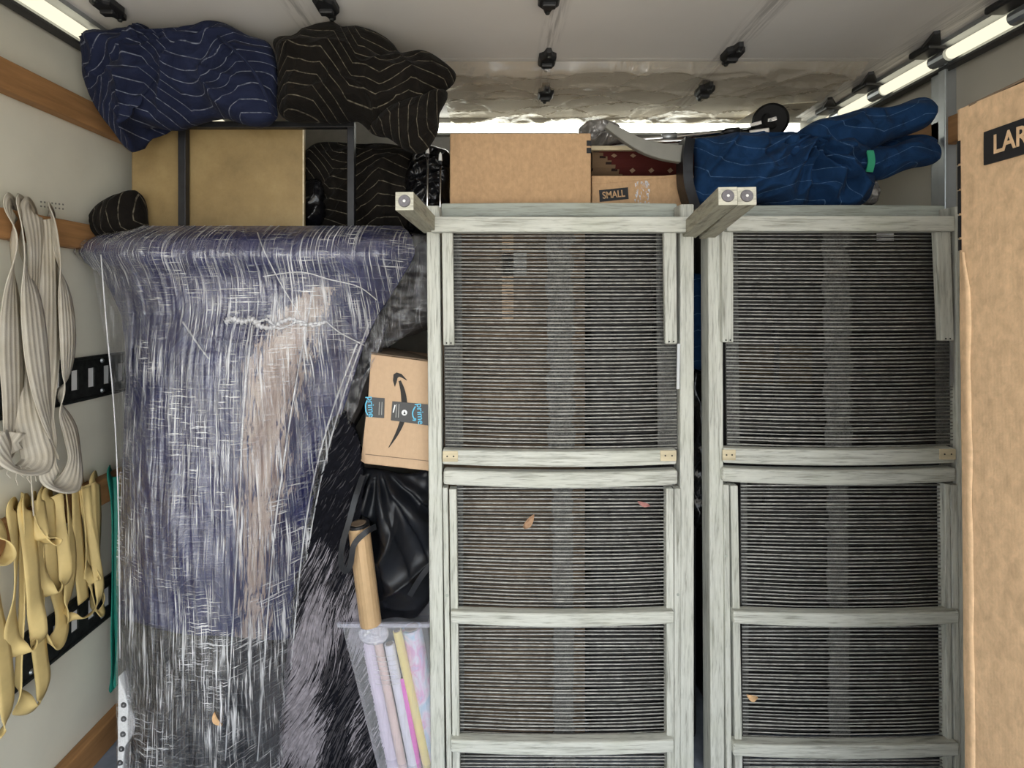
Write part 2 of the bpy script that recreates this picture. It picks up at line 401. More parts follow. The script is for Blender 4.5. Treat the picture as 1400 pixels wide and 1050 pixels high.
# wooden tie slats on the left wall and one on the right
for k, (z0, z1, th) in enumerate(((1.664, 1.732, 0.035), (1.341, 1.407, 0.035), (0.655, 0.725, 0.035), (-0.03, 0.05, 0.03))):
    o = slab('trim_%d' % (k+1), (XL, YR, z0), (XL+th, YB, z1), M['slat'], bevel=0.004)
    struct(o, ('upper brown tie slat along the left wall', 'middle brown tie slat holding the white straps', 'low brown tie slat holding the tan bands', 'brown kick board at the foot of the left wall')[k])
struct(slab('trim_5', (XR-0.035, 0.6, 1.650), (XR, YB, 1.725), M['slat'], bevel=0.004), 'brown tie slat along the right wall behind the boxes')
m = MB().box((XR-0.035, 1.615, ZF), (XR, 1.665, ZC)); m.box((XR-0.045, 1.60, ZF), (XR-0.035, 1.625, ZC))
struct(obj('trim_6', m, M['galv'], bevel=0.002), 'galvanised upright post on the right wall')
# screw-hole rows stamped in the left wall above the straps
m = MB()
for r in range(2):
    for k in range(7):
        c = W(56+k*5, 276+r*6+k*0.6, 0.0006); m.disc(c, (1,0,0), 0.0026, 0.0024, 0.0008, 6)
stuff(obj('nail_hole', m, M['greybar'], bpy.data.objects['wall_left']))

# slotted cargo tracks bolted to the left wall
def cargo_track(z0, z1, label):
    t = thing('cargo_track', (XL, 1.0, z0), label, 'cargo rail')
    X0, X1 = XL+0.001, XL+0.0055
    m = MB(); h = z1-z0; pitch = 0.0603; y0 = -0.18; n = int((YB-0.02-y0)/pitch); y1 = y0+n*pitch
    for za, zb in ((z0, z0+h*0.27), (z1-h*0.27, z1)): m.box((X0, y0, za), (X1, y1, zb))
    for k in range(n+1):
        y = y0+k*pitch; m.box((X0, max(y0, y-0.018), z0+h*0.27), (X1, min(y1, y+0.018), z1-h*0.27))
    obj('track_plate', m, M['track'], t)
    b = MB()
    for za in (z0-0.002, z1-0.006): b.box((X0, y0, za), (X1+0.006, y1, za+0.008))
    obj('track_lip', b, M['track'], t, bevel=0.002)
    s = MB(); s.box((X0-0.0005, y0, z0+0.004), (X0+0.0005, y1, z1-0.004)); obj('slot_backing', s, M['white'], t)
    for k in range(int((y1-0.5)/0.3)):
        for z in (z0+h*0.13, z1-h*0.13):
            b = MB().disc((X1, 0.62+k*0.24, z), (1,0,0), 0.007, 0.004, 0.004, 10); obj('bolt', b, M['galv'], t)
    return t
cargo_track(0.945, 1.057, 'black slotted steel cargo rail at mid height behind the white straps')
cargo_track(0.32, 0.435, 'black slotted steel cargo rail low on the wall behind the tan bands')

# strip lights: one in each roof corner and one across the front
def corner_light(x, sgn, label, segs, clips):
    t = thing('strip_light', (x, 1.0, ZC-0.06), label, 'strip light')
    m = MB().box((x-0.030, 0.2, ZC-0.012), (x+0.030, YB-0.01, ZC)); m.box((x+sgn*0.022, 0.2, ZC-0.055), (x+sgn*0.032, YB-0.01, ZC-0.012))
    obj('channel', m, M['galv'], t)
    m = MB().box((x+sgn*0.005, 0.2, ZC-0.062), (x+sgn*0.034, YB-0.01, ZC-0.055)); obj('lower_lip', m, M['black'], t)
    for a, b in segs:
        obj('tube', MB().tube([(x, a, ZC-0.033), (x, b, ZC-0.033)], 0.016, 12), M['tube'], t, smooth=True)
    for y in clips:
        m = MB().box((x-sgn*0.062, y-0.040, ZC-0.020), (x-sgn*0.010, y+0.040, ZC-0.001)); obj('bracket', m, M['blackp'], t, bevel=0.006)
        m = MB().tube([(x, y-0.032, ZC-0.033), (x, y+0.026, ZC-0.033)], 0.018, 12); obj('socket', m, M['galv'], t)
        obj('tail', MB().bar((x-0.04*sgn, y-0.02, ZC-0.006), (x-0.085*sgn, y-0.10, ZC-0.004), 0.045, 0.010, w2=0.014), M['blackp'], t)
corner_light(1.245, 1, 'cream tube strip light running along the right roof corner', [(0.3, 1.10), (1.14, 1.335), (1.365, 1.565), (1.64, 1.835), (1.90, 2.06), (2.12, 2.23)], [1.12, 1.35, 1.605, 1.87, 2.09])
corner_light(-1.055, -1, 'cream tube strip light in the left roof corner above the navy blanket', [(0.3, 1.17), (1.26, 1.56), (1.64, 2.2)], [1.215, 1.60])
t = thing('strip_light', (0.1, YB-0.02, 1.86), 'bright white strip light across the front of the load under the roof', 'strip light')
m = MB().box((-0.27, YB-0.035, 1.856), (1.18, YB, 1.863)); m.box((-0.27, YB-0.035, 1.902), (1.18, YB, 1.9195)); obj('housing', m, M['front'], t)
obj('diffuser', MB().box((-0.27, YB-0.028, 1.863), (1.18, YB-0.004, 1.902)), M['slit'], t, bevel=0.004)

# black brackets under the roof
def roof_bracket(px, py, label, w=0.05, l=0.125):
    dr = 0.022 if py > 110 else 0.0; ZC = 1.92-dr
    d = (0.72-dr)*F/(CY-py); c = P(px, py, d); c.z = ZC
    t = thing('roof_bracket', (c.x, c.y, ZC-0.03), label, 'bracket')
    def ring(z, k):
        return [Vector((c.x+k*a*w/2, c.y+k*b*l/2, z)) for a, b in ((-0.25,-1),(0.25,-1),(0.5,-0.62),(1,-0.45),(1,0.4),(0.45,0.68),(0.22,1),(-0.22,1),(-0.45,0.68),(-1,0.4),(-1,-0.45),(-0.5,-0.62))]
    m = MB(); m.grid([ring(ZC-0.001, 1.0), ring(ZC-0.014, 1.0), ring(ZC-0.020, 0.82)], closed=True); n = len(m.v); m.f.append(tuple(range(n-12, n)))
    obj('plate', m, M['blackp'], t, bevel=0.0015)
    if dr: obj('stem', MB().box((c.x-0.012, c.y-0.02, ZC-0.002), (c.x+0.012, c.y+0.02, 1.9195)), M['blackp'], t)
    obj('ridge', MB().box((c.x-w*0.32, c.y-0.006, ZC-0.030), (c.x+w*0.32, c.y+0.014, ZC-0.018)), M['blackp'], t, bevel=0.003)
    for s in (-0.36, 0.36): obj('screw', MB().disc((c.x, c.y+s*l, ZC-0.020), (0,0,-1), 0.006, 0.005, 0.004, 10), M['track'], t)
for px, py, lb in ((748, 78, 'black bracket on the nearer roof seam, middle row'), (746, 125, 'black bracket on the farther roof seam, middle row'), (751, -8, 'black bracket cut by the top edge, middle row'),
                   (1001, 70, 'black bracket on the nearer roof seam, right of the middle row'), (963, 121, 'black bracket on the farther roof seam, right of the middle row'),
                   (446, 2, 'black bracket on the roof above the black blanket'), (147, 3, 'black bracket on the roof above the navy blanket, near the left strip light')):
    roof_bracket(px, py, lb)

# loose clear plastic taped under the roof near the front
m = MB(); rows = []; uv = []
nx, ny = 190, 80
for j in range(ny+1):
    y = lerp(1.69, 2.235, j/ny); r = []
    for i in range(nx+1):
        x = lerp(-0.18, 1.10, i/nx)
        a = nz(x*5+y*2, y*6, 3.1); fd, _ = noise.voronoi(Vector((x*5.5+y*2.5+0.25*nz(x*9, y*9), y*8.5-x*1.2, 2.0))); g2, _ = noise.voronoi(Vector((x*13-y*6, y*15+x*3, 7.0)))
        sag = 0.006+0.006*a+0.016*math.exp(-(fd[1]-fd[0])*7)+0.006*math.exp(-(g2[1]-g2[0])*6)+0.010*fd[0]
        edge = min(1, j/3, (ny-j)/3)
        r.append(Vector((x, y, ZC-0.003-max(0.001, sag)*edge))); uv.append((x, y))
    rows.append(r)
m.grid(rows)
tag(obj('plastic_sheet', m, M['sheet'], smooth=True, uv=uv), 'crinkled clear plastic sheet taped under the roof above the boxes', 'plastic sheet')
tag(obj('masking_strip', MB().prism([Vector((0.93, 1.98, ZC-0.034)), Vector((1.09, 1.94, ZC-0.034)), Vector((1.10, 2.14, ZC-0.036)), Vector((0.90, 2.17, ZC-0.036))], (0,0,0.002)), plain('cream_paper', (0.70,0.63,0.48), 0.7), bevel=0), 'cream paper flap taped to the roof above the blue bundle', 'paper')

# ------------------------------------------------------------------ webbing straps and rubber bands on the left wall
def ribbon(ctrl, width, thick, per=7, uvs=None):
    """ctrl: (px, py, off, twist degrees[, width factor]); a flat strap that hangs off the left wall"""
    P3 = [W(c[0], c[1], c[2]) for c in ctrl]
    path = catmull(P3, per); tw = catmull([Vector((c[3], c[4] if len(c) > 4 else 1, 0)) for c in ctrl], per)
    m = MB(); uv = []; N = Vector((1, 0, 0)); prof = [(-1, 0), (-0.5, 0.35), (0, 0.5), (0.5, 0.35), (1, 0)]
    prev = None
    for k, p in enumerate(path):
        t = (path[min(k+1, len(path)-1)]-path[max(k-1, 0)]).normalized()
        side = t.cross(N)
        if side.length < 1e-3: side = Vector((0, 1, 0))
        side.normalize(); nn = side.cross(t).normalized()
        a = math.radians(tw[k].x); wv = side*math.cos(a)+nn*math.sin(a); nv = nn*math.cos(a)-side*math.sin(a)
        wd = width*0.5*tw[k].y
        ring = [p+wv*x*wd+nv*(thick*0.5+z*thick*1.2) for x, z in prof]+[p+wv*x*wd+nv*(-thick*0.5+z*thick*1.2) for x, z in reversed(prof)]
        i = m.add(ring); uv += [((x+1)/2, k*0.01) for x, z in prof]+[((x+1)/2, k*0.01) for x, z in reversed(prof)]
        if prev is not None:
            for q in range(10): m.f.append((prev+q, prev+(q+1) % 10, i+(q+1) % 10, i+q))
        else: m.f.append(tuple(range(i, i+10)))
        prev = i
    m.f.append(tuple(range(prev, prev+10)))
    return m, uv
def strap(name, ctrl, width, thick, mat, label, cat, group=None, per=7):
    m, uv = ribbon(ctrl, width, thick, per)
    return tag(obj(name, m, M[mat], smooth=True, uv=uv), label, cat, group)
B, T = 0.020, 0.046
GW = 'white cotton straps over the middle slat'
strap('webbing_strap', [(10,330,0.004,0),(12,292,0.004,0),(14,284,0.030,0),(15,292,T,15,0.8),(19,330,0.055,55,0.7),(16,400,0.062,20),(16,470,0.068,8,1.1),(18,545,0.070,10),(17,590,0.072,15),(9,625,0.075,30),(3,606,0.08,60,0.8),(10,590,0.09,30)], 0.066, 0.0022, 'web', 'white cotton strap at far left with its wide strand ending by the knot', 'strap', GW)
strap('webbing_strap', [(26,330,0.004,0),(27,292,0.004,0),(28,285,0.030,0),(29,294,T,25,0.8),(30,340,0.058,50,0.75),(42,405,0.070,10),(50,480,0.080,4,1.1),(58,540,0.085,12),(68,590,0.085,35),(72,625,0.08,70,0.7)], 0.066, 0.0022, 'web', 'white cotton strap with one broad strand slanting down to the right', 'strap', GW)
strap('webbing_strap', [(36,330,0.004,0),(38,296,0.004,0),(40,287,0.030,0),(44,296,T,0),(49,340,0.050,10),(46,420,0.052,20),(34,500,0.056,10),(38,560,0.075,-15),(46,600,0.09,-20),(52,628,0.10,-35),(40,642,0.105,-70),(22,640,0.105,-60),(8,622,0.105,-20),(-6,600,0.10,0)], 0.060, 0.0022, 'web', 'white cotton strap tied in a frayed knot above the tan bands', 'strap', GW)
strap('webbing_strap', [(60,340,0.004,0),(64,300,0.004,0),(68,292,0.030,0),(72,300,T,40,0.8),(76,340,0.056,60,0.7),(88,400,0.066,15),(93,465,0.072,5),(90,515,0.074,25),(83,535,0.070,60,0.7),(84,560,0.072,30),(96,590,0.078,10),(102,625,0.080,10),(97,655,0.082,-25),(86,668,0.086,-70),(73,664,0.085,-50),(66,640,0.08,60,0.6),(66,600,0.07,75,0.6),(60,560,0.055,60,0.7),(64,480,0.05,20),(66,400,0.048,5),(64,320,0.045,0),(62,300,T,0)], 0.056, 0.0022, 'web', 'white cotton strap in a long twisted loop, right end of the row', 'strap', GW)
# frayed cord ends of the knot
m = MB()
for k in range(16):
    a = W(12+k*2.2, 640+random.uniform(-6, 4), 0.10); b = a+Vector((0.01, random.uniform(-0.01, 0.01), -random.uniform(0.008, 0.03))); m.tube([a, (a+b)/2+Vector((random.uniform(-.004,.004),)*3), b], 0.0008, 4)
m.tube([W(42,640,0.09), W(44,675,0.085), W(46,705,0.06)], 0.0014, 5)
kn = bpy.data.objects['webbing_strap.002']; stuff(obj('frayed_threads', m, M['web'], kn, uv=[(0.3,0)]*len(m.v)))

GY = 'tan rubber bands over the low slat'
BW, BT = 0.040, 0.0022
def band(ctrl, label, w=BW): strap('rubber_band', ctrl, w, BT, 'bandy', label, 'rubber band', GY)
band([(-16,712,0.05,0),(0,728,0.06,20),(10,745,0.075,50),(9,762,0.085,80),(-2,768,0.085,110),(-18,764,0.08,120)], 'tan rubber band curling at the left edge of the photo, topmost')
band([(-18,780,0.05,0),(-6,840,0.06,10),(3,890,0.062,0),(8,940,0.065,0),(9,975,0.07,15),(2,1000,0.072,50),(-10,1010,0.07,80)], 'tan rubber band hanging lowest at the left edge of the photo')
band([(16,720,0.004,0),(16,699,0.004,0),(16,692,0.025,0),(17,702,T,10),(22,755,0.052,25,0.8),(20,810,0.056,35,0.7),(15,855,0.06,10),(18,884,0.062,-10),(33,893,0.066,-75),(50,878,0.07,-30),(53,864,0.072,40,0.8),(47,820,0.07,0),(43,770,0.066,0),(37,720,0.056,0),(33,695,T,0),(32,687,0.02,0),(32,700,0.004,0)], 'tan rubber band in a broad U loop, first full loop from the left')
band([(24,714,0.004,0),(26,692,0.004,0),(27,686,0.025,0),(28,698,T,60,0.7),(30,760,0.048,60,0.7),(30,830,0.05,60,0.7),(26,905,0.055,65,0.6),(25,945,0.058,50),(36,970,0.06,-60),(52,962,0.062,-30),(59,935,0.064,0),(56,905,0.064,0),(51,865,0.062,0),(46,800,0.054,10),(40,720,0.046,0)], 'tan rubber band with the longest loop, reaching below the cargo rail')
band([(44,708,0.004,0),(44,688,0.004,0),(45,681,0.025,0),(46,690,T,20),(48,715,0.055,60,0.6),(57,735,0.068,75),(70,744,0.08,80),(77,738,0.082,100),(70,732,0.078,110),(58,735,0.074,70,0.8),(55,712,0.06,20),(54,684,T,0)], 'tan rubber band with a small tight curl turned outward', 0.032)
band([(54,700,0.004,0),(55,683,0.004,0),(56,677,0.025,0),(57,686,T,10),(57,720,0.05,20),(54,770,0.055,10),(57,800,0.058,-20),(68,813,0.062,-75),(82,804,0.066,-40),(90,785,0.068,20,0.8),(86,745,0.062,50,0.6),(80,705,0.052,55,0.6),(73,678,T,30)], 'tan rubber band in a short loop left of the middle of the row')
band([(62,700,0.004,0),(63,680,0.004,0),(64,674,0.025,0),(65,684,T,0),(69,735,0.048,0),(74,790,0.05,0),(83,830,0.052,5),(84,860,0.055,-10),(74,880,0.058,-50),(62,876,0.055,-75),(57,850,0.048,-60,0.7),(60,780,0.046,-40,0.7),(62,700,0.044,0)], 'tan rubber band behind the short loop, its tip touching the low rail')
band([(84,690,0.004,0),(86,672,0.004,0),(88,667,0.025,0),(90,676,T,40,0.7),(97,730,0.056,20),(97,780,0.06,5),(92,820,0.062,20),(90,842,0.064,60,0.7),(104,846,0.068,-80,0.7),(122,840,0.07,-60,0.7),(134,822,0.07,-20,0.7),(136,800,0.068,20,0.6),(128,750,0.06,50,0.5),(119,705,0.052,50,0.5),(113,668,T,20)], 'tan rubber band in a wide flat loop toward the right of the row')
band([(100,682,0.004,0),(101,667,0.004,0),(102,661,0.025,0),(103,672,T,15),(106,730,0.050,5),(110,780,0.052,0),(114,822,0.054,0)], 'tan rubber band whose cut end hangs straight down', 0.036)
band([(108,680,0.004,0),(109,664,0.004,0),(110,658,0.025,0),(111,668,T,40,0.7),(116,730,0.05,45,0.6),(118,770,0.052,30),(124,795,0.056,-30),(132,790,0.06,-70),(133,765,0.06,0,0.6),(127,710,0.052,30,0.6),(121,662,T,30)], 'tan rubber band with a slim loop near the right end', 0.034)
band([(126,676,0.004,0),(127,660,0.004,0),(128,654,0.025,0),(129,663,T,0),(131,710,0.048,0),(133,760,0.05,20),(139,800,0.055,40,0.5),(141,820,0.056,50,0.5),(137,838,0.056,-40,0.6),(127,828,0.05,-60,0.7),(125,770,0.046,0),(124,665,0.044,0)], 'tan rubber band at the right end of the row next to the green strap')
strap('green_strap', [(146,676,0.004,0),(147,652,0.004,0),(148,646,0.03,0),(151,654,T+.004,15),(155,700,0.056,20,0.8),(155,800,0.058,20,0.7),(154,860,0.058,20,0.8),(155,915,0.06,20),(160,936,0.063,-20),(163,900,0.07,60,0.5),(160,800,0.066,60,0.5),(159,700,0.062,60,0.5),(156,652,0.05,40,0.6)], 0.040, 0.002, 'teal', 'green strap looped over the low slat beside the wrapped furniture', 'strap')

# ------------------------------------------------------------------ cloth bundles
def blob(name, outline, d, tf, tb, mat, parent=None, amp=0.02, fs=(6, 14), ang=0.5, seed=0, uvang=0.0, n=150, M_=44, pw=2.4, uvwarp=0.018, zmin=None, xmin=None, ymin=None, zmax=None, xmax=None, fine=0.25, pleat=None):
    ol = catmull([P(x, y, d) for x, y in outline], 24, True)
    L = [0.0]
    for a, b in zip(ol, ol[1:]+ol[:1]): L.append(L[-1]+(b-a).length)
    pts = []; j = 0
    for k in range(n):
        s = L[-1]*k/n
        while L[j+1] < s: j += 1
        pts.append(ol[j].lerp(ol[(j+1) % len(ol)], (s-L[j])/max(1e-9, L[j+1]-L[j])))
    A = 0; cx = cz = 0
    for a, b in zip(pts, pts[1:]+pts[:1]):
        cr = a.x*b.z-b.x*a.z; A += cr; cx += (a.x+b.x)*cr; cz += (a.z+b.z)*cr
    c = Vector((cx/(3*A), d, cz/(3*A)))
    ca, sa = math.cos(ang), math.sin(ang); cu, su = math.cos(uvang), math.sin(uvang)
    m = MB(); uv = []; rings = []
    def fold(p):
        x = p.x*ca+p.z*sa; z = -p.x*sa+p.z*ca
        w = nz(p.x*3+seed, p.z*3, seed*1.7)*0.12
        a = 1-abs(nz((x+w)*fs[0]+seed, (z+w)*fs[1], seed*3.1)); b = nz((x-w)*fs[0]*2.3, (z+w)*fs[1]*1.9+seed, 5.0+seed)
        cc = 1-abs(nz(z*fs[0]*1.3+seed, x*fs[1]*0.8, 11.0+seed))
        g = 1-abs(nz((x+z*0.5)*fs[0]*2.1+seed, (z-x*0.4)*fs[1]*0.9, 17.0+seed)); return 1.1*(a**4-0.45)+0.45*b+fine*2.4*(cc**3-0.5)+0.5*(g**5-0.4)
    def put(base, r, back):
        prof = max(0.0, 1-r**pw)**0.62
        f = fold(base)*amp*(1-r**8)
        y = d+(tb*prof-f*0.5 if back else -tf*prof-f)
        if pleat:
            pp = P(pleat[0], pleat[1], d); rx, rz = base.x-pp.x, base.z-pp.z; rl = math.hypot(rx, rz); an = math.atan2(rz, rx)
            sv = math.sin(an*pleat[2]+1.5*nz(an*3, rl*4, seed))
            y += pleat[3]*(abs(sv)**0.6*(1 if sv > 0 else -1))*min(1, rl/0.03)*math.exp(-rl/pleat[4])*(1-r**8)
        e = Vector((nz(base.x*9, base.z*9, seed), 0, nz(base.x*9, base.z*9, seed+7)))*amp*0.8*r
        q = Vector((base.x+e.x, y, base.z+e.z))
        if zmin is not None: q.z = max(q.z, zmin)
        if zmax is not None: q.z = min(q.z, zmax)
        if xmin is not None: q.x = max(q.x, xmin)
        if xmax is not None: q.x = min(q.x, xmax)
        if ymin is not None: q.y = max(q.y, ymin)
        m.v.append(q)
        wx = nz(base.x*6+seed, base.z*6, 2.0)*uvwarp+f*amp*1.2; wz = nz(base.x*6, base.z*6+seed, 8.0)*uvwarp+f*amp*1.2
        x, z = base.x+wx, base.z+wz; uv.append((x*cu-z*su+3, x*su+z*cu+3))
    put(c, 0, False); fi = [0]
    def ring(r, back):
        i = len(m.v)
        for p in pts: put(c.lerp(p, r), r, back)
        return i
    prev = ring(1/M_, False); first = prev
    for q in range(n): m.f.append((0, first+q, first+(q+1) % n))
    for k in range(2, M_+1):
        i = ring(k/M_, False)
        for q in range(n): m.f.append((prev+q, i+q, i+(q+1) % n, prev+(q+1) % n))
        prev = i
    K = 14
    for k in range(K-1, 0, -1):
        i = ring(k/K, True)
        for q in range(n): m.f.append((prev+q, i+q, i+(q+1) % n, prev+(q+1) % n))
        prev = i
    put(c, 0, True); e = len(m.v)-1
    for q in range(n): m.f.append((prev+q, e, prev+(q+1) % n))
    return obj(name, m, M[mat] if isinstance(mat, str) else mat, parent, smooth=True, uv=uv)

# navy blanket, top left
t = thing('moving_blanket', P(245, 172, 1.48), 'navy quilted moving blanket bunched under the roof at top left', 'blanket')
blob('cloth', [(112,52),(112,44),(150,44),(165,40),(195,36),(206,44),(260,40),(330,44),(368,52),(374,90),(381,130),(379,162),(340,168),(250,168),(240,170),(205,176),(190,184),(182,208),(165,200),(150,175),(132,140),(126,110)], 1.47, 0.10, 0.10, 'navy', t, 0.036, (6, 11), 0.7, 1, 0.0, zmax=ZC-0.004, xmin=XL+0.01, uvwarp=0.025)
m = MB().tube(catmull([P(286,42,1.40), P(318,66,1.37), P(345,95,1.365), P(366,135,1.38), P(374,158,1.42)], 6), 0.004, 6); obj('hem', m, M['navy'], t, smooth=True, uv=[(0,0)]*len(m.v))
t = thing('moving_blanket', P(490, 200, 1.48), 'black quilted moving blanket heaped under the roof beside the navy one', 'blanket')
blob('cloth', [(372,62),(395,50),(430,37),(455,38),(470,46),(500,44),(530,54),(552,68),(580,70),(610,88),(624,102),(616,124),(606,135),(602,160),(590,190),(578,205),(560,205),(545,190),(520,184),(480,168),(420,167),(394,163),(384,120),(376,100)], 1.48, 0.10, 0.11, 'blackq', t, 0.034, (6, 10), -0.5, 4, 0.25, zmax=ZC-0.004, uvwarp=0.02)
blob('fold', [(505,175),(530,150),(570,135),(606,120),(614,130),(604,150),(598,180),(580,205),(555,206),(530,190)], 1.44, 0.07, 0.05, 'blackq', t, 0.022, (7, 12), 0.6, 8, 0.9, n=90, M_=26)
t = thing('moving_blanket', P(515, 318, 1.75), 'black quilted blanket roll behind the open end of the end table', 'blanket')
blob('cloth', [(402,250),(405,215),(440,196),(490,198),(525,195),(560,205),(580,225),(592,260),(590,300),(560,325),(500,332),(430,328),(402,305)], 1.72, 0.09, 0.12, 'blackq', t, 0.030, (7, 12), 1.1, 12, 0.2)
t = thing('moving_blanket', P(150, 325, 1.53), 'black quilted blanket corner squeezed between left wall and end table', 'blanket')
blob('cloth', [(122,300),(132,285),(150,272),(170,265),(190,266),(192,320),(160,326),(126,328),(120,316)], 1.53, 0.06, 0.08, 'blackq', t, 0.012, (8, 14), 0.9, 15, 0.8, n=80, M_=22, xmin=XL+0.04)

# end table lying on its side
g = NT('speckled_brown_board'); v = g.coord(); n1 = g.noise(v, 8, 6, 0.65); n2 = g.noise(v, 160, 3)
c = g.ramp(n1, [(0.3, (0.185,0.125,0.050)), (0.52, (0.27,0.185,0.075)), (0.75, (0.36,0.26,0.115))]); c = g.mix(g.math('MULTIPLY', n2, 0.4), c, (0.30,0.22,0.11))
M['board'] = g.set(c, 0.45, 0.15, 0.4, g.bump(n2, 0.1, 0.002))
t = thing('end_table', P(330, 315, 1.6), 'end table on its side with speckled brown panels in a black metal frame', 'table')
m = MB().box(P(250,171,1.57), P(415,313,1.57)+Vector((0,0.018,0))); obj('panel', m, M['board'], t, bevel=0.002)
m = MB().box(P(180,172,1.575), P(246,317,1.575)+Vector((0,0.018,0))); obj('panel', m, M['board'], t, bevel=0.002)
m = MB().box(P(413.6,171,1.568), P(415.6,313,1.568)+Vector((0,0.004,0))); obj('edge_strip', m, M['newwood'], t)
for x0, x1 in ((243,253.5),(474.5,484)):
    m = MB().box(P(x0,166,1.545), P(x1,315,1.545)+Vector((0,0.022,0))); obj('post', m, M['black'], t, bevel=0.0015)
m = MB().box(P(243,165.5,1.543), P(484,174,1.543)+Vector((0,0.022,0))); obj('rail', m, M['black'], t, bevel=0.0015)
m = MB().box(P(247,311,1.551), P(480,314.5,1.551)+Vector((0,0.018,0))); obj('rail', m, M['black'], t, bevel=0.001)
tag(blob('plastic_bag', [(416,255),(428,245),(440,250),(442,275),(440,300),(430,312),(418,312)], 1.64, 0.03, 0.05, 'blackbag', None, 0.012, (14, 22), 0.3, 22, n=60, M_=16), 'small shiny black plastic bag stuffed inside the end table frame', 'bag')

# ------------------------------------------------------------------ the wrapped furniture
ROWS_L = [(308,196),(314,178),(322,135),(332,104),(345,98),(356,112),(372,135),(400,152),(430,165),(470,171),(520,172),(600,168),(680,165),(760,163),(840,162),(920,161),(1000,162),(1100,164)]
ROWS_R = [(308,548),(314,556),(325,564),(345,568),(362,560),(380,549),(400,537),(430,517),(470,498),(520,482),(600,457),(680,436),(760,420),(840,408),(920,399),(1000,392),(1100,387)]
RIDGE = [(308,430),(380,425),(440,360),(560,330),(700,318),(850,312),(1000,306),(1100,302)]
PY0, PY1 = 309.0, 415+1.225*F/1.44
def body(s, py, off=0.0):
    py_ = max(py, PY0)
    xl = interp(ROWS_L, py_); xr = interp(ROWS_R, py_); x = xl+(xr-xl)*s; rg = interp(RIDGE, py_)
    k = sstep(370, 520, py_)                                   # 0 = round top roll, 1 = ridged lower body
    u = abs(2*s-1); dt = 1.385+0.11*u**4
    if x < rg: a = (rg-x)/(rg-xl); dl = 1.355+0.02*a+0.10*a**5
    else: a = (x-rg)/(xr-rg); dl = 1.355+0.15*a**1.15
    d = lerp(dt, dl, k)
    d -= 0.030*math.exp(-((py_-348)/22)**2)*(1-u**6)            # rolled upper rim
    d += 0.018*math.exp(-((py_-420)/38)**2)
    d += 0.07*(1-min(1, (py_-PY0)/22))**2
    d += 0.008*nz(x*0.012, py_*0.012, 2.0)+0.004*nz(x*0.05, py_*0.02, 6.0)
    d -= 0.016*math.exp(-((py_-(700+0.5*(x-165)))/60)**2)*math.exp(-((x-240)/70)**2)*k
    p = P(x, py_, d-off); p.z = max(p.z, ZF+0.004); p.x = max(p.x, XL+0.01)
    return p
def shell(ns, nr, off, back, y0=PY0, y1=PY1, s0=0.0, s1=1.0, wr=None, topf=None):
    rows = []; uv = []
    sl = ([-2, -1] if back else [])+[k/ns for k in range(ns+1)]+([2, 3] if back else [])
    jl = ([-2, -1] if back else [])+[k/nr for k in range(nr+1)]
    for j in jl:
        r = []
        for s in sl:
            sc = max(0, min(1, s)); sv = lerp(s0, s1, sc); jj = max(0, j)
            ya = topf(sv) if topf else y0
            py = lerp(ya, y1, jj)
            p = body(sv, py, off)
            if wr: p.y -= wr(p, sv, py)
            if s < 0: p.y = (1.80, 1.62)[int(s)+2]; p.x += (0.12, 0.03)[int(s)+2]
            if s > 1: p.y = (1.56, 1.78)[int(s)-2]; p.x -= (0.05, 0.12)[int(s)-2]
            if j < 0: p.y = max(p.y, (1.80, 1.58)[int(j)+2])
            r.append(p); uv.append((p.x+2, p.z+1))
        rows.append(r)
    m = MB(); m.grid(rows); return m, uv
wf = thing('wrapped_furniture', Vector((-0.65, 1.55, ZF)), 'large furniture piece padded in navy blankets and stretch wrap by left wall', 'furniture')
m, uv = shell(110, 120, 0.0, True); obj('blanket', m, M['wrapq'], wf, smooth=True, uv=uv)
def bandtop(s): return 846+26*sstep(0.0, 0.5, s)+3*math.sin(s*9)
m, uv = shell(90, 40, 0.010, False, y1=PY1-4, topf=bandtop, s0=0.0, s1=0.96); obj('lower_blanket', m, M['bandq'], wf, smooth=True, uv=uv)
def wrinkle(p, s, py):
    v = 1-abs(nz(p.x*95, p.z*2.2, 1.0)); v2 = 1-abs(nz(p.x*38+p.z*3, p.z*1.6, 7.0)); b = nz(p.x*14, p.z*6, 3.0)
    h = (1-abs(nz(p.x*5, p.z*85+p.x*14, 9.0)))*sstep(0.0, 0.25, nz(p.x*4, p.z*3, 21.0)+0.05)
    return 0.0035*v*v+0.006*v2*v2+0.004*b+0.003*h
m, uv = shell(300, 260, 0.017, False, y1=PY1-2, wr=wrinkle); obj('stretch_wrap', m, M['film'], wf, smooth=True, uv=uv)
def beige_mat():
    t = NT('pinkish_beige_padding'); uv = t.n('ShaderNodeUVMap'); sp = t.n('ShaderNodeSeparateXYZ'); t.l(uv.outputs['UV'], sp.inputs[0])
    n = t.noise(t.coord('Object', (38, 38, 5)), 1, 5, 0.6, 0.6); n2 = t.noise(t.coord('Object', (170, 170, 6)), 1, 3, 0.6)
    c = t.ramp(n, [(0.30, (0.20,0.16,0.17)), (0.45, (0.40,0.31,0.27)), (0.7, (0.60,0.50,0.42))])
    e = t.math('MULTIPLY', t.math('PINGPONG', sp.outputs[0], 0.5), 2.0)            # fades to the blanket colour toward both edges and the lower end
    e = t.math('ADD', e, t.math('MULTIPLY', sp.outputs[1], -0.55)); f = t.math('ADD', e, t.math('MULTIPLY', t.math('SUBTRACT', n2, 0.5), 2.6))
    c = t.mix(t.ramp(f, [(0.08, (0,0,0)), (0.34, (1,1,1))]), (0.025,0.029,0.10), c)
    return t.set(c, 0.7, 0, 0.2, t.bump(n2, 0.5, 0.005))
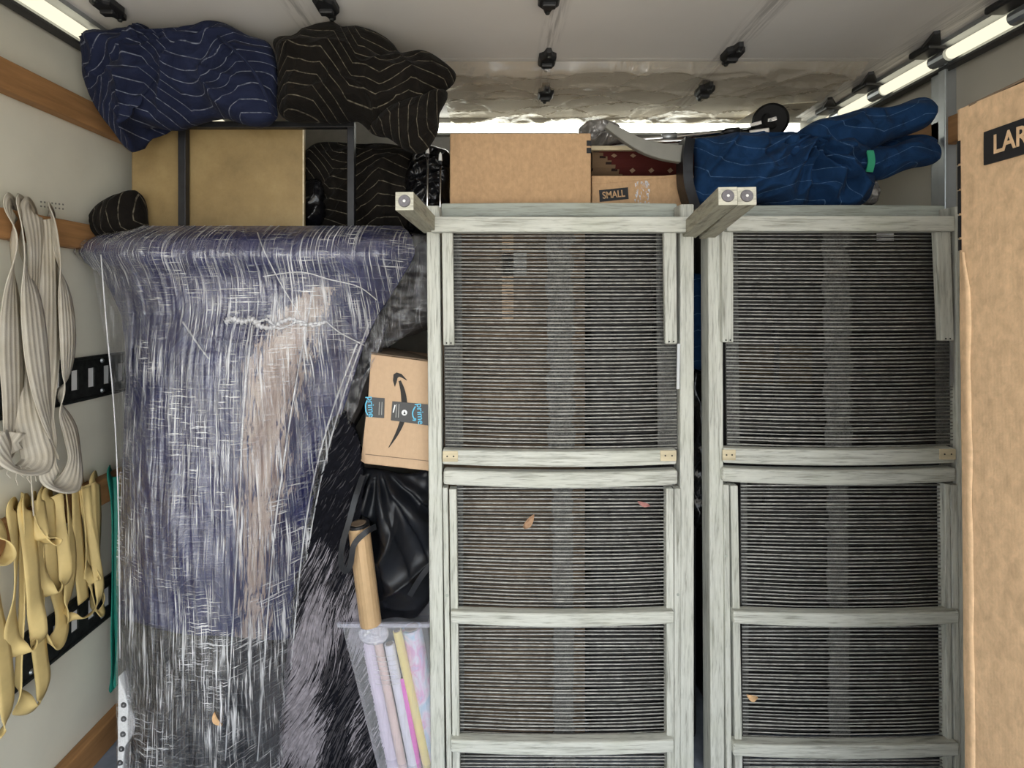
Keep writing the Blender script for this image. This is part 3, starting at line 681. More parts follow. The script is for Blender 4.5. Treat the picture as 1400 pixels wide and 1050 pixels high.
BEL = [(392,438),(425,392),(470,350),(560,332),(700,320),(870,314)]; BER = [(392,452),(470,430),(560,408),(700,392),(870,382)]
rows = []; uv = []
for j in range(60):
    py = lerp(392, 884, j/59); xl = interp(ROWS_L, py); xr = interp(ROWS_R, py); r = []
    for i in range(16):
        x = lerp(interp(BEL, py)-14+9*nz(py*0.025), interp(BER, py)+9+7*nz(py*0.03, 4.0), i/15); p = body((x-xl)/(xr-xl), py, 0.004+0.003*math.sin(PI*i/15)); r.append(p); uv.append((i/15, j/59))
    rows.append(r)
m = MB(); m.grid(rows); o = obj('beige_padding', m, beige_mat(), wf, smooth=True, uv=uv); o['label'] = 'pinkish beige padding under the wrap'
# dark folded quilt under film at the upper right end
blob('side_padding', [(505,420),(535,385),(560,350),(582,330),(600,345),(600,440),(575,455),(545,462),(520,470),(500,500),(488,560),(470,620),(460,600),(475,520),(490,460)], 1.56, 0.03, 0.10, plain('brown_black_padding', (0.016,0.0125,0.011), 0.8, var=0.3), wf, 0.02, (9, 14), 0.9, 31, n=110, M_=26)
blob('loose_wrap', [(498,440),(530,380),(556,335),(572,322),(590,335),(598,360),(590,440),(560,455),(530,472),(505,480),(492,530),(470,600),(448,640),(462,560),(485,480)], 1.525, 0.03, 0.02, 'filmclear', wf, 0.02, (12, 20), 0.9, 35, n=110, M_=30)
# loose veil of film on the left, between the corner and the lower body
rows = []; uv = []
for j in range(40):
    py = lerp(338, 1000, j/39); r = []
    for i in range(10):
        x = lerp(interp([(338,122),(500,150),(640,160),(1000,164)], py), 180, i/9); p = P(x, py, 1.42+0.006*nz(x*0.2, py*0.01)+0.03*(1-i/9)); r.append(p); uv.append((p.x+2, p.z))
    rows.append(r)
m = MB(); m.grid(rows); obj('loose_wrap', m, M['filmclear'], wf, smooth=True, uv=uv)
m = MB().tube(catmull([P(138,348,1.40), P(146,450,1.405), P(156,560,1.41), P(162,700,1.41), P(164,900,1.40)], 6), 0.0016, 5); obj('wrap_edge', m, M['rope'], wf, smooth=True, uv=[(p.x+2, p.z) for p in m.v])
# twisted tails of film
def on(px, py, off=0.024):
    xl = interp(ROWS_L, py); xr = interp(ROWS_R, py); return body(max(0, min(1, (px-xl)/(xr-xl))), py, off)
def tail(pts, r, wob=0.0, off=0.026):
    q = catmull([on(x, y, off) for x, y in pts], 10); rr = r if isinstance(r, list) else [r]*2
    m = MB(); n = len(q); rads = [lerp(rr[0], rr[1], k/(n-1))*(1+wob*math.sin(k*1.7)) for k in range(n)]
    m.tube(q, rads, 7); obj('film_tail', m, M['rope'], wf, smooth=True, uv=[(p.x+2, p.z) for p in m.v])
tail([(308,441),(318,436),(332,440),(345,437),(356,446),(372,448),(385,440),(400,436),(415,444),(432,442),(446,440)], [0.007, 0.0035], 0.45)
tail([(340,433),(352,440),(365,437),(380,449),(395,445),(410,439),(428,446),(446,440)], [0.003, 0.003], 0.4)
tail([(446,440),(465,455),(490,468),(508,472)], [0.002, 0.0014])
tail([(352,318),(362,345),(385,390),(412,434)], [0.0016, 0.0012])
tail([(360,378),(410,372),(450,382),(490,392),(515,410)], [0.0014, 0.0014])
# long pulled seams of film down the edges of the padding
for pts in ([(428,392),(420,440),(402,540),(384,660),(372,760),(362,900),(352,1040)], [(345,445),(333,560),(327,700),(318,860),(308,1040)], [(505,440),(470,540),(440,650),(418,780),(400,950),(392,1050)], [(250,440),(270,470),(285,490)], [(488,470),(455,560),(428,660),(410,780),(396,940)]):
    tail(pts, [0.0022, 0.0016], 0.3, 0.020)
# studded white edge peeping out at the bottom left
pl = [(161,925),(169,945),(176,968),(188,988),(181,1006),(170,1022),(166,1062),(160,1062)]
m = MB().prism([P(x, y, 1.405) for x, y in pl], (0, 0.03, 0)); ed = obj('studded_edge', m, M['linen'], wf, bevel=0.003); ed['label'] = 'white woven edge with pewter studs'
for x, y in ((169,964),(169,983),(168,1004),(166,1024),(164,1043)):
    obj('stud', MB().disc(P(x, y, 1.405), (0,-1,0), 0.0075, 0.003, 0.005, 12), M['studs'], ed, smooth=True)

def leaf(px, py, d, l, w, ang, mat, label):
    c = P(px, py, d); m = MB(); rows = []
    for k in range(7):
        a = k/6; ww = w*math.sin(PI*min(1, a*0.92+0.05))**0.8*(1-0.3*a)
        x = (a-0.5)*l; r = []
        for s in (-1, -0.5, 0, 0.5, 1):
            u, v_ = x, s*ww/2; y = -0.004*abs(s)*1.5-0.006*math.sin(a*4)
            r.append(c+Vector((u*math.cos(ang)-v_*math.sin(ang), y-0.001, u*math.sin(ang)+v_*math.cos(ang))))
        rows.append(r)
    m.grid(rows); o = obj('dry_leaf', m, M[mat], smooth=True); so = o.modifiers.new('thick', 'SOLIDIFY'); so.thickness = 0.0008
    return tag(o, label, 'leaf')
leaf(299, 982, 1.335, 0.036, 0.017, -1.1, 'leafp', 'small pale dry leaf caught on the wrapped furniture')
leaf(723, 712, 1.437, 0.042, 0.022, 0.9, 'leaf', 'brown dry leaf on the left lounger, left of the centre strap')
leaf(880, 688, 1.437, 0.034, 0.014, -0.35, 'leafr', 'pinkish dry leaf on the left lounger near its right edge')
leaf(1028, 951, 1.437, 0.030, 0.020, -0.3, 'leafp', 'pale crumpled leaf on the right lounger low on its left')

# ------------------------------------------------------------------ fur rug, bag and gift wrap in the gap
fr = thing('fur_rug', P(450, 1070, 1.56), 'dark grey shaggy fur rug rolled beside the wrapped furniture', 'rug')
OUT = [(440,580),(470,560),(492,600),(498,660),(492,740),(505,830),(512,900),(530,990),(560,1068),(390,1068),(395,980),(405,880),(420,760),(436,660)]
blob('backing', OUT, 1.53, 0.03, 0.08, plain('fur_backing', (0.006,0.006,0.008), 0.9, 0, 0.05), fr, 0.01, (5, 8), 0.5, 41, n=110, M_=24, zmin=ZF+0.004)
def inside(x, y):
    c = False; n = len(OUT)
    for k in range(n):
        (x1, y1), (x2, y2) = OUT[k], OUT[(k+1) % n]
        if (y1 > y) != (y2 > y) and x < (x2-x1)*(y-y1)/(y2-y1)+x1: c = not c
    return c
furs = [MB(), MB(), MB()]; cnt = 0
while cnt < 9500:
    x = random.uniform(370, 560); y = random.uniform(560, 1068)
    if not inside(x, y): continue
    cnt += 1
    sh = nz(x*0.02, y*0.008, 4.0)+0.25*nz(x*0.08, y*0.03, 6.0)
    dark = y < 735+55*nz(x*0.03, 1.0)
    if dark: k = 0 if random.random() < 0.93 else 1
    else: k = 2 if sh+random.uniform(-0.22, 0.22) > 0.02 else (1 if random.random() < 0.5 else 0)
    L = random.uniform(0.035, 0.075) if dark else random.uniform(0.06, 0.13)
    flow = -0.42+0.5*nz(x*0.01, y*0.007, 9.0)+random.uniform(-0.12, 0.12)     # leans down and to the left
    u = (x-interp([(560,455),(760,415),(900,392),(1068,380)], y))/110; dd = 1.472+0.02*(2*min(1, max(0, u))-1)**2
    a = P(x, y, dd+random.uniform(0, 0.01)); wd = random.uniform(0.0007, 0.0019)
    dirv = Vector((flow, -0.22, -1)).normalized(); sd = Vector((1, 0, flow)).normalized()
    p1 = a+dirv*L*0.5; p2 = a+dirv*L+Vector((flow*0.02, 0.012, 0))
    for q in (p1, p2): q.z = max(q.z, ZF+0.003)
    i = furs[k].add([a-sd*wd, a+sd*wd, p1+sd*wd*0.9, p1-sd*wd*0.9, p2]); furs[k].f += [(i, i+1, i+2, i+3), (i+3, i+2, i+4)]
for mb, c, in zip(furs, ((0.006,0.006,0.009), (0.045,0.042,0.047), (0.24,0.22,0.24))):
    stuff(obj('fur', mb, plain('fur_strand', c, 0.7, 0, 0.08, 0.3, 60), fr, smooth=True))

# parcel wedged behind the lounger
DA = 1.50
pc = thing('parcel_box', P(550, 640, DA), 'brown parcel box with a curved arrow and black tape on a black bag', 'box')
Aq = [(507,484),(600,496),(594,645),(497,634)]
obj('carton', MB().prism([P(x, y, DA) for x, y in Aq], (0, 0.20, 0)), M['cardA'], pc, bevel=0.003)
fl = [(506,482),(601,494),(601,462),(530,455)]
m = MB().prism([P(507,483,DA), P(600,495,DA), P(603,490,DA+0.21), P(515,472,DA+0.21)], (0,0,0.002)); obj('lid_flap', m, M['cardD'], pc)
obj('side_flap', MB().prism([P(503,545,DA-0.001), P(506.5,545,DA-0.001), P(498,633,DA-0.001), P(493.5,630,DA-0.001)], (0,0.10,0)), M['cardA'], pc)
obj('score_line', MB().prism([P(499.5,620.6,DA-0.0008), P(595,631,DA-0.0008), P(595,631.8,DA-0.0008), P(499.4,621.5,DA-0.0008)], (0,0.001,0)), M['cardD'], pc)
def cz(x, y): return (450+x/4.77, 430+y/4.77)
cl = [(388,868),(430,800),(462,735),(484,670),(491,610),(488,550),(478,490),(460,432)]
wd = [2, 9, 14, 17.5, 19, 18, 14, 8]
tp = []; bt = []
pts = catmull([Vector((x, y, 0)) for x, y in cl], 6); ww = catmull([Vector((x, 0, 0)) for x in wd], 6)
for k, p in enumerate(pts):
    tg = (pts[min(k+1, len(pts)-1)]-pts[max(0, k-1)]).normalized(); nr = Vector((-tg.y, tg.x, 0))
    a = p+nr*ww[k].x; b = p-nr*ww[k].x; tp.append(P(*cz(a.x, a.y), DA-0.0012)); bt.append(P(*cz(b.x, b.y), DA-0.0012))
obj('printed_arrow', MB().strip(tp, bt, (0, 0.0008, 0)), M['inkbrown'], pc)
hd_o = [(428,472),(416,430),(420,390),(440,378),(472,388),(508,428)]; hd_i = [(430,470),(440,440),(446,414),(456,406),(474,412),(506,430)]
obj('printed_arrow', MB().strip([P(*cz(x, y), DA-0.0012) for x, y in hd_o], [P(*cz(x, y), DA-0.0012) for x, y in hd_i], (0, 0.0008, 0)), M['inkbrown'], pc)
t1 = obj('tape', MB().prism([P(*cz(x, y), DA-0.002) for x, y in ((243,538),(362,546),(358,676),(236,666))], (0, 0.0012, 0)), M['tape'], pc)
t2 = obj('tape', MB().prism([P(*cz(x, y), DA-0.002) for x, y in ((412,566),(700,592),(692,730),(402,690))], (0, 0.0012, 0)), M['tape'], pc)
def text(body, mat, parent, org, right, up, size, offset=0.012, name='lettering', align='CENTER', xs=1.0):
    cu = bpy.data.curves.new('lettering', 'FONT'); cu.body = body; cu.size = 1.0; cu.offset = offset; cu.align_x = align; cu.align_y = 'CENTER'; cu.extrude = 0.004
    o = bpy.data.objects.new('lettering', cu); COL.objects.link(o); dg = bpy.context.evaluated_depsgraph_get(); dg.update()
    me = bpy.data.meshes.new_from_object(o.evaluated_get(dg)); bpy.data.objects.remove(o); bpy.data.curves.remove(cu)
    right = Vector(right).normalized(); up = Vector(up).normalized(); nrm = right.cross(up); b = ROOT[parent.name]
    for v in me.vertices: v.co = Vector(org)+right*v.co.x*size*xs+up*v.co.y*size+nrm*v.co.z*size-b
    me.materials.clear(); me.materials.append(M[mat]); q = bpy.data.objects.new(name, me); COL.objects.link(q); q.parent = parent; ROOT[q.name] = b
    return q
dn = (0.07, 0, -1)
text('prime', 'tapeblue', t1, P(*cz(272, 602), DA-0.0026), dn, (1, 0, 0.07), 0.0235, 0.01)
text('prime', 'tapeblue', t2, P(*cz(594, 648), DA-0.0026), dn, (1, 0, 0.07), 0.0235, 0.01)
def arcstrip(parent, pts, w, mat, nm):
    q = catmull([Vector((x, y, 0)) for x, y in pts], 6); a = []; b = []
    for k, p in enumerate(q):
        tg = (q[min(k+1, len(q)-1)]-q[max(0, k-1)]).normalized(); nr = Vector((-tg.y, tg.x, 0))*w
        a.append(P(*cz(p.x+nr.x, p.y+nr.y), DA-0.0026)); b.append(P(*cz(p.x-nr.x, p.y-nr.y), DA-0.0026))
    obj(nm, MB().strip(a, b, (0, 0.0004, 0)), M[mat], parent)
arcstrip(t2, [(562,600),(546,632),(546,662),(560,690)], 4, 'tapeblue', 'printed_smile'); arcstrip(t2, [(544,688),(561,691),(564,676)], 3.5, 'tapeblue', 'printed_smile')
arcstrip(t1, [(248,560),(238,590),(240,630),(252,655)], 4, 'tapeblue', 'printed_smile')
obj('printed_ring', MB().disc(P(*cz(491, 640), DA-0.0024), (0,-1,0), 0.0075, 0.0075, 0.0005, 20), M['printwhite'], t2)
obj('printed_mark', MB().prism([P(*cz(x, y), DA-0.0034) for x, y in ((484,650),(491,628),(499,650))], (0,0.0004,0)), M['ink'], t2)
for x in (440, 456): arcstrip(t2, [(x, 585),(x-3, 640),(x-5, 672)], 2, 'printgrey', 'printed_line')
arcstrip(t2, [(418,640),(424,612),(430,590)], 4, 'printwhite', 'printed_line')
for x in (328, 345): arcstrip(t1, [(x, 570),(x-2, 620),(x-3, 655)], 2, 'printgrey', 'printed_line')

# black drawstring bag
bg_ = thing('drawstring_bag', P(540, 850, 1.51), 'black nylon drawstring bag slumped under the parcel box', 'bag')
blob('bag_body', [(484,646),(500,640),(530,640),(570,645),(598,650),(600,760),(594,810),(580,835),(560,848),(525,851),(498,849),(492,832),(497,790),(504,750),(505,715),(495,690),(482,672),(478,655)], 1.53, 0.065, 0.08, 'nylon', bg_, 0.026, (3, 7), 1.2, 51, n=190, M_=60, fine=0.25, pleat=(515,630,15,0.024,0.34))
def flat(pts, w, mat, parent, nm, th=0.0015, per=8):
    q = catmull([P(*p) for p in pts], per); a = []; b = []
    for k, p in enumerate(q):
        tg = (q[min(k+1, len(q)-1)]-q[max(0, k-1)]).normalized(); nr = tg.cross(Vector((0,1,0))).normalized()*w/2
        a.append(p+nr); b.append(p-nr)
    return obj(nm, MB().strip(a, b, (0, th, 0)), M[mat], parent, smooth=False)
flat([(496,650,1.45),(486,680,1.42),(478,710,1.405),(468,745,1.40),(466,768,1.40),(472,781,1.40),(479,772,1.40),(484,745,1.402),(500,728,1.41),(514,720,1.43)], 0.014, 'nylon', bg_, 'strap')
flat([(592,768,1.462),(575,790,1.46),(560,815,1.462)], 0.014, 'nylon', bg_, 'strap')

# gold wrapping-paper rolls standing behind the bag
def paper_roll(a, b, r, mat, label, hollow=True):
    t = thing('paper_roll', Vector(b), label, 'paper roll', None)
    a = Vector(a); b = Vector(b); ax = (a-b).normalized()
    obj('paper', MB().tube([b, a], r, 20), mat if not isinstance(mat, str) else M[mat], t, smooth=False)
    obj('core', MB().tube([a-ax*0.001, a+ax*0.002], r*0.72, 16), M['cardD'], t)
    m = MB(); rr = []
    obj('end_cap', MB().tube([a-ax*0.006, a+ax*0.001], r*1.04, 18), M['black'], t) if hollow else None
    return t
paper_roll(P(490,716,1.445), P(507,852,1.455), 0.027, 'gold', 'gold wrapping paper roll standing between the black bag and the fur rug', True)
# clear bin with wrapping paper
bn = thing('storage_bin', P(560, 1055, 1.52), 'tall clear plastic bin of wrapping paper leaning below the black bag', 'bin')
front = [(466,853),(584,853),(610,1052),(516,1052)]
fq = [P(x, y, 1.455) for x, y in front]; bk = [p+Vector((0, 0.105, 0)) for p in fq]
for p in fq+bk: p.z = max(p.z, ZF+0.004)
m = MB(); i = m.add(fq+bk); m.f += [(i,i+1,i+2,i+3), (i+5,i+4,i+7,i+6), (i+4,i,i+3,i+7), (i+1,i+5,i+6,i+2), (i+3,i+2,i+6,i+7)]
o = obj('bin_wall', m, M['bincase'], bn, uv=[(p.x, p.z) for p in m.v], bevel=0.004)
def rim(p, q): return MB().bar(p, q, 0.010, 0.007)
r_ = MB()
lp = [fq[0]+Vector((-0.006,-0.004,0)), fq[1]+Vector((0.006,-0.004,0)), bk[1]+Vector((0.006,0.004,0)), bk[0]+Vector((-0.006,0.004,0))]
for a, b in zip(lp, lp[1:]+lp[:1]): r_.bar(a, b, 0.009, 0.010)
obj('bin_rim', r_, M['bincase'], bn, uv=[(p.x, p.z) for p in r_.v])
def holo():
    t = NT('holographic_paper'); n = t.noise(t.coord('Object', (26, 26, 14)), 1, 3, 0.5, 1.0)
    c = t.ramp(n, [(0.25, (0.62,0.45,0.72)), (0.4, (0.50,0.68,0.80)), (0.5, (0.78,0.72,0.80)), (0.6, (0.80,0.45,0.66)), (0.72, (0.55,0.62,0.82)), (0.85, (0.82,0.78,0.52))])
    return t.set(c, 0.35, 0.2, 0.5)
M['holo'] = holo()
rolls = [('pale_paper', (0.70,0.62,0.70), 500, 540, 0.022, 1.505, 'pale lilac wrapping paper roll at the left in the clear bin', 850),
         ('peach_paper', (0.74,0.56,0.48), 512, 551, 0.011, 1.480, 'slim peach wrapping paper roll in the clear bin', 858),
         ('white_paper', (0.72,0.72,0.76), 527, 566, 0.013, 1.478, 'white wrapping paper roll beside the peach one in the bin', 880),
         ('pink_paper', (0.74,0.12,0.52), 540, 570, 0.012, 1.482, 'bright pink wrapping paper roll in the middle of the bin', 925),
         ('yellow_paper', (0.80,0.66,0.22), 541, 585, 0.0115, 1.478, 'yellow wrapping paper roll right of the pink one', 862)]
for nm, c, xa, xb, r, d, lb, yt in rolls:
    ft = (yt-853)/199
    paper_roll(P(lerp(xa, xb, ft), yt, d), P(xb, 1050, d), r, plain(nm, c, 0.35, 0, 0.4, 0.06), lb, False)
paper_roll(P(563,858,1.50), P(596,1050,1.50), 0.026, M['holo'], 'shimmering pastel wrapping paper roll at the right of the bin', False)
blob('film_scrap', [(490,862),(505,852),(525,854),(532,866),(524,880),(505,882),(494,876)], 1.470, 0.012, 0.012, M['rope'], bn, 0.008, (20, 30), 0.4, 61, n=50, M_=12)
m = MB()
for k in range(7): m.tube([P(508+k*0.9, 896+k*6.5, 1.4535), P(522+k, 899+k*6.3, 1.452), P(540+k*1.1, 896+k*6.4, 1.4535)], 0.0007, 4)
stuff(obj('film_crease', m, M['rope'], bn, uv=[(p.x, p.z) for p in m.v]))
# cluttered colourful scrap between rug and bag
tag(blob('candy_wrapper', [(474,652),(482,644),(488,650),(484,668),(478,680),(472,668)], 1.56, 0.008, 0.01, M['holo'], None, 0.006, (20, 30), 0.4, 66, n=40, M_=10), 'small crumpled colourful wrapper beside the black bag', 'wrapper')

# ------------------------------------------------------------------ the two loungers standing on end
def sag_bar(x0, x1, yt, yb, sag, d, depth, n=14, rise=0.0):
    tp = []; bt = []
    for k in range(n+1):
        a = k/n; x = lerp(x0, x1, a); s = sag*4*a*(1-a)
        tp.append(P(x, yt+s*0.7+rise*a, d)); bt.append(P(x, yb+s+rise*a, d))
    return MB().strip(tp, bt, (0, depth, 0))
def upright(xt0, xt1, yt, xb0, xb1, yb, d, depth):
    pts = [P(xt0, yt, d), P(xt1, yt, d), P(xb1, yb, d), P(xb0, yb, d)]
    for p in pts: p.z = max(p.z, ZF+0.002)
    return MB().prism(pts, (0, depth, 0))
FLR = 415+1.23*F/1.45
def cords(parent, x0, x1, y0, y1, d, lean, sag, seed):
    """cord seat: front cords and a rear layer coloured darker for its shade, woven edges and a woven middle strap"""
    random.seed(seed); pitch = 4.9; n = int((y1-y0)/pitch)
    for layer, (dd, mat, rr) in enumerate(((d, 'cord', 0.0019), (d+0.022, 'cordd', 0.0015))):
        m = MB()
        for k in range(n):
            y = y0+(k+0.5+0.4*layer)*pitch+random.uniform(-0.35, 0.35); yy = [y+random.uniform(-0.7, 0.7)*(1+layer) for _ in range(3)]
            r = rr*random.uniform(0.8, 1.12); sg = sag*(y-y0)/(y1-y0)
            pts = []
            for j, a in enumerate((0, 0.25, 0.5, 0.75, 1)):
                sh = lean*(y-y0)/(y1-y0)
                pts.append(P(lerp(x0, x1, a)+sh, interp([(0, yy[0]), (0.5, yy[1]), (1, yy[2])], a)+sg*4*a*(1-a), dd+random.uniform(-0.0012, 0.0012)))
            m.tube(pts, r, 4)
        stuff(obj('cord_weave', m, M[mat], parent, smooth=True))
def weave_mat():
    t = NT('woven_strap'); tc = t.coord('Object', (1,1,1)); n = t.noise(t.coord('Object', (330,330,420)), 1, 2, 0.6); n2 = t.noise(t.coord('Object', (10,10,26)), 1, 3)
    c = t.ramp(n, [(0.35, (0.025,0.025,0.023)), (0.6, (0.15,0.147,0.135))]); c = t.mix(t.math('MULTIPLY', n2, 0.5), c, (0.09,0.09,0.088))
    return t.set(c, 0.8, 0, 0.2, t.bump(n, 0.5, 0.002))
M['weave'] = weave_mat()
def woven(parent, x0, x1, y0, y1, d, lean=0, ragged=0.0, seed=0):
    n = 24; rows = []
    for k in range(n+1):
        y = lerp(y0, y1, k/n); sh = lean*k/n
        a = ragged*nz(k*0.7, seed, 1.0); b = ragged*nz(k*0.7, seed, 5.0)
        rows.append((P(x0+sh+a, y, d), P(x1+sh+b, y, d)))
    m = MB().strip([r[0] for r in rows], [r[1] for r in rows], (0, 0.003, 0)); return obj('woven_strap', m, M['weave'], parent)
def lounger(g):
    t = thing('sun_lounger', P((g['rl'][0]+g['rr'][1])/2, FLR, 1.47), g['label'], 'sun lounger')
    D = 1.45
    for k in ('rl', 'rr'):
        a = g[k]; obj('side_rail', upright(a[0], a[1], a[2], a[3], a[4], FLR, D, 0.055), M['wz'], t, bevel=0.003)
    x0, x1 = g['front'][:2]
    obj('end_bar', sag_bar(x0, x1, g['front'][2], g['front'][3], 0, 1.415, 0.034), M['wx'], t, bevel=0.003)
    obj('rear_bar', sag_bar(g['rear'][0], g['rear'][1], g['rear'][2], g['rear'][3], -1.5, 1.51, 0.03), M['wxd'], t, bevel=0.004)
    for a in g['arms']:
        ar = obj('support_arm', upright(*a, 1.432, 0.018), M['wz'], t, bevel=0.0025)
        cx_ = (a[3]+a[4])/2
        for dx in (-3, 3): obj('screw_hole', MB().disc(P(cx_+dx, a[5]-6+abs(dx), 1.4318), (0,-1,0), 0.0022, 0.0020, 0.0006, 8), M['ink'], ar)
    for a in g['stays']: obj('metal_stay', upright(*a, 1.447, 0.003), M['galv'], t)
    # upper cord panel
    x0, x1, y0, y1, ix0, ix1 = g['p1']; ln = g['lean']
    pn = obj('panel_frame', sag_bar(x0, x1, y1+0.5, y1+21, 4.0, 1.440, 0.030), M['wx'], t, bevel=0.004)
    for (a, b, yy) in g['ends']:
        e = obj('end_block', MB().box(P(a, yy, 1.4375), P(b, yy+14.5, 1.4375)+Vector((0, 0.004, 0))), M['newwood'], t, bevel=0.001); e['label'] = 'pale fresh wood patch'
        for dx in (0.3, 0.72): obj('screw', MB().disc(P(lerp(a, b, dx), yy+7, 1.4373), (0,-1,0), 0.0022, 0.002, 0.0006, 8), M['track'], e)
    cords(t, x0+2, x1-2, y0, y1+2, 1.464, ln*0.4, 3.0, 11)
    woven(t, x0+1, ix0, y0, y1, 1.472, ln*0.4); woven(t, ix1, x1-1, y0, y1, 1.472, ln*0.4)
    woven(t, g['mid'][0]+2, g['mid'][0]+38, y0, y1, 1.478, ln*0.4, 10, 3)
    # lower panels
    a = g['top2']; obj('head_rail', sag_bar(a[0], a[1], a[2], a[3], 5.0, 1.436, 0.036), M['wx'], t, bevel=0.006)
    for s in g['stiles']: obj('stile', upright(*s, 1.444, 0.028), M['wz'], t, bevel=0.002)
    for yt in g['slats']:
        obj('cross_slat', sag_bar(g['sl'][0], g['sl'][1], yt, yt+17, 5.0, 1.428, 0.030), M['wx'], t, bevel=0.004)
    ys = [a[3]-3]+[y for y in g['slats']]+[FLR]
    for k in range(len(ys)-1):
        xa, xb = g['p2']; sh = ln*(0.4+0.2*k)
        cords(t, xa+sh, xb+sh, ys[k]+(14 if k else 0), min(ys[k+1]+6, FLR-3), 1.462, ln*0.2, 5.0 if k < 2 else 2.0, 20+k)
        woven(t, xa+sh, xa+9+sh, ys[k]+2, min(ys[k+1]+8, FLR-3), 1.470); woven(t, xb-12+sh, xb+sh, ys[k]+2, min(ys[k+1]+8, FLR-3), 1.470)
        woven(t, g['mid'][1]-14+sh, g['mid'][1]+14+sh, ys[k]+2, min(ys[k+1]+8, FLR-3), 1.476, 0, 7, k+5)
    for bpx, fpx in g['legs']:
        b = P(*bpx, 1.470); f = P(*fpx, 1.13); lg = obj('leg', MB().bar(b, f, 0.037, 0.037), M['wy'], t, bevel=0.002)
        ax = (f-b).normalized()
        obj('leg_end', MB().bar(f-ax*0.0005, f+ax*0.0008, 0.0355, 0.0355), M['foot'], lg)
        obj('glide', MB().disc(f+ax*0.0008, ax, 0.0125, 0.0115, 0.003, 24), M['glide'], lg)
        obj('glide_pin', MB().disc(f+ax*0.0036, ax, 0.0030, 0.0026, 0.0008, 12), M['white'], lg)
    for x, y in g['pegs']: obj('peg', MB().disc(P(x, y, 1.4438), (0,-1,0), 0.004, 0.0035, 0.001, 10), M['wxd'], t)
    return t
lounger(dict(label='weathered grey wooden sun lounger with cord seat, standing on end, left of the two', lean=6,
    rl=(583,601,281,589,608,0), rr=(930,949,279,930,949,0), front=(589,945,296,317), rear=(603,926,278,297),
    arms=[(604,619,317,606,621,472),(908,925,317,910,926,470)], stays=[(926,930,470,925,929,532)],
    p1=(605,925,316,614,631,897), ends=[(605,626,617),(903,925,616)], mid=(745,767),
    top2=(606,927,643,663), stiles=[(605,612,667,611,618,FLR),(614,624,669,619,629,FLR),(911,921,668,912,922,FLR),(922,931,668,922,930,FLR)],
    slats=[836,1012], sl=(616,922), p2=(622,917), legs=[((589,309),(553,275)), ((941,316),(995,268))], pegs=[(611,814),(927,813)]))
lounger(dict(label='weathered grey wooden sun lounger with cord seat, standing on end beside the large carton', lean=9,
    rl=(968,988,310,972,991,0), rr=(1306,1324,282,1312,1330,0), front=(994,1306,295,316), rear=(1006,1292,281,298),
    arms=[(987,1003,316,988,1003,468),(1280,1300,315,1287,1305,466)], stays=[(1300,1304,464,1299,1303,528)],
    p1=(989,1306,315,612,1008,1277), ends=[(988,1006,615),(1285,1307,614)], mid=(1123,1142),
    top2=(988,1308,640,659), stiles=[(989,997,663,994,1001,FLR),(999,1009,664,1006,1016,FLR),(1292,1299,662,1296,1303,FLR),(1300,1309,663,1306,1314,FLR)],
    slats=[836,1017], sl=(1003,1312), p2=(1009,1298), legs=[((966,317),(1021,268))], pegs=[(993,760)]))

# ------------------------------------------------------------------ boxes and bags behind and above the loungers
def carton(name, x0, x1, y0, y1, d, depth, mat, label, zf=None):
    a = P(x0, y0, d); b = P(x1, y1, d); z1 = b.z if zf is None else zf
    t = thing(name, Vector(((a.x+b.x)/2, d+depth/2, z1)), label, 'box')
    obj('carton', MB().box(a, (b.x, d+depth, z1)), M[mat], t, bevel=0.003)
    return t, a, Vector((b.x, d, z1))
t, a, b = carton('cardboard_box', 604, 800, 300, 1080, 1.585, 0.36, 'cardD', 'tall plain brown box standing behind the left lounger', ZF)
m = MB().box((a.x, 1.5845, a.z-0.55), (b.x, 1.5842, a.z-0.556)); obj('lid_seam', m, M['ink'], t)
m = MB().box(P(686,346,1.5843), P(720,378,1.5843)+Vector((0,0.0005,0))); obj('shipping_label', m, M['printgrey'], t)
m = MB().box((lerp(a.x,b.x,0.42), 1.5843, a.z), (lerp(a.x,b.x,0.50), 1.5848, a.z-0.28)); obj('tape', m, M['cardA'], t)
topz = a.z
t, a, b = carton('cardboard_box', 615, 808, 182, 286, 1.56, 0.34, 'card', 'plain brown box sitting above the left lounger, largest of the top row', topz)
for y in (196, 206):
    obj('printed_mark', MB().box(P(802,y-4,1.5595), P(808.4,y+3.5,1.5595)+Vector((0,0.02,0))), M['ink'], t)
M['darkcover'] = plain('dark_furniture_cover', (0.016,0.015,0.016), 0.6, 0, 0.4, 0.4, 10, 0.5)
# dark covered items behind
t = thing('covered_cabinet', P(885, 1085, 1.75), 'cabinet under a dark cover seen through the right half of the left lounger', 'cabinet')
a = P(806, 296, 1.60); b = P(955, 296, 1.60)
obj('cover', MB().box((a.x, 1.60, ZF), (b.x, 2.0, a.z)), M['darkcover'], t, bevel=0.02)
obj('cover_fold', MB().tube(catmull([P(830,330,1.595), P(842,500,1.59), P(836,700,1.593), P(850,900,1.595)], 6), [0.006]*19, 6), M['darkcover'], t, smooth=True)
obj('cover_fold', MB().tube(catmull([P(900,320,1.595), P(890,480,1.59), P(905,650,1.593), P(896,900,1.595)], 6), [0.007]*19, 6), M['darkcover'], t, smooth=True)
t = thing('covered_cabinet', P(1130, 1085, 1.75), 'wide cabinet under a dark cover behind the right lounger', 'cabinet')
a = P(985, 290, 1.62); b = P(1292, 290, 1.62)
obj('cover', MB().box((a.x, 1.62, ZF), (b.x, 2.05, a.z)), M['darkcover'], t, bevel=0.02)
obj('cover_fold', MB().tube(catmull([P(1050,330,1.615), P(1062,500,1.61), P(1046,700,1.612), P(1055,900,1.615)], 6), [0.007]*19, 6), M['darkcover'], t, smooth=True)
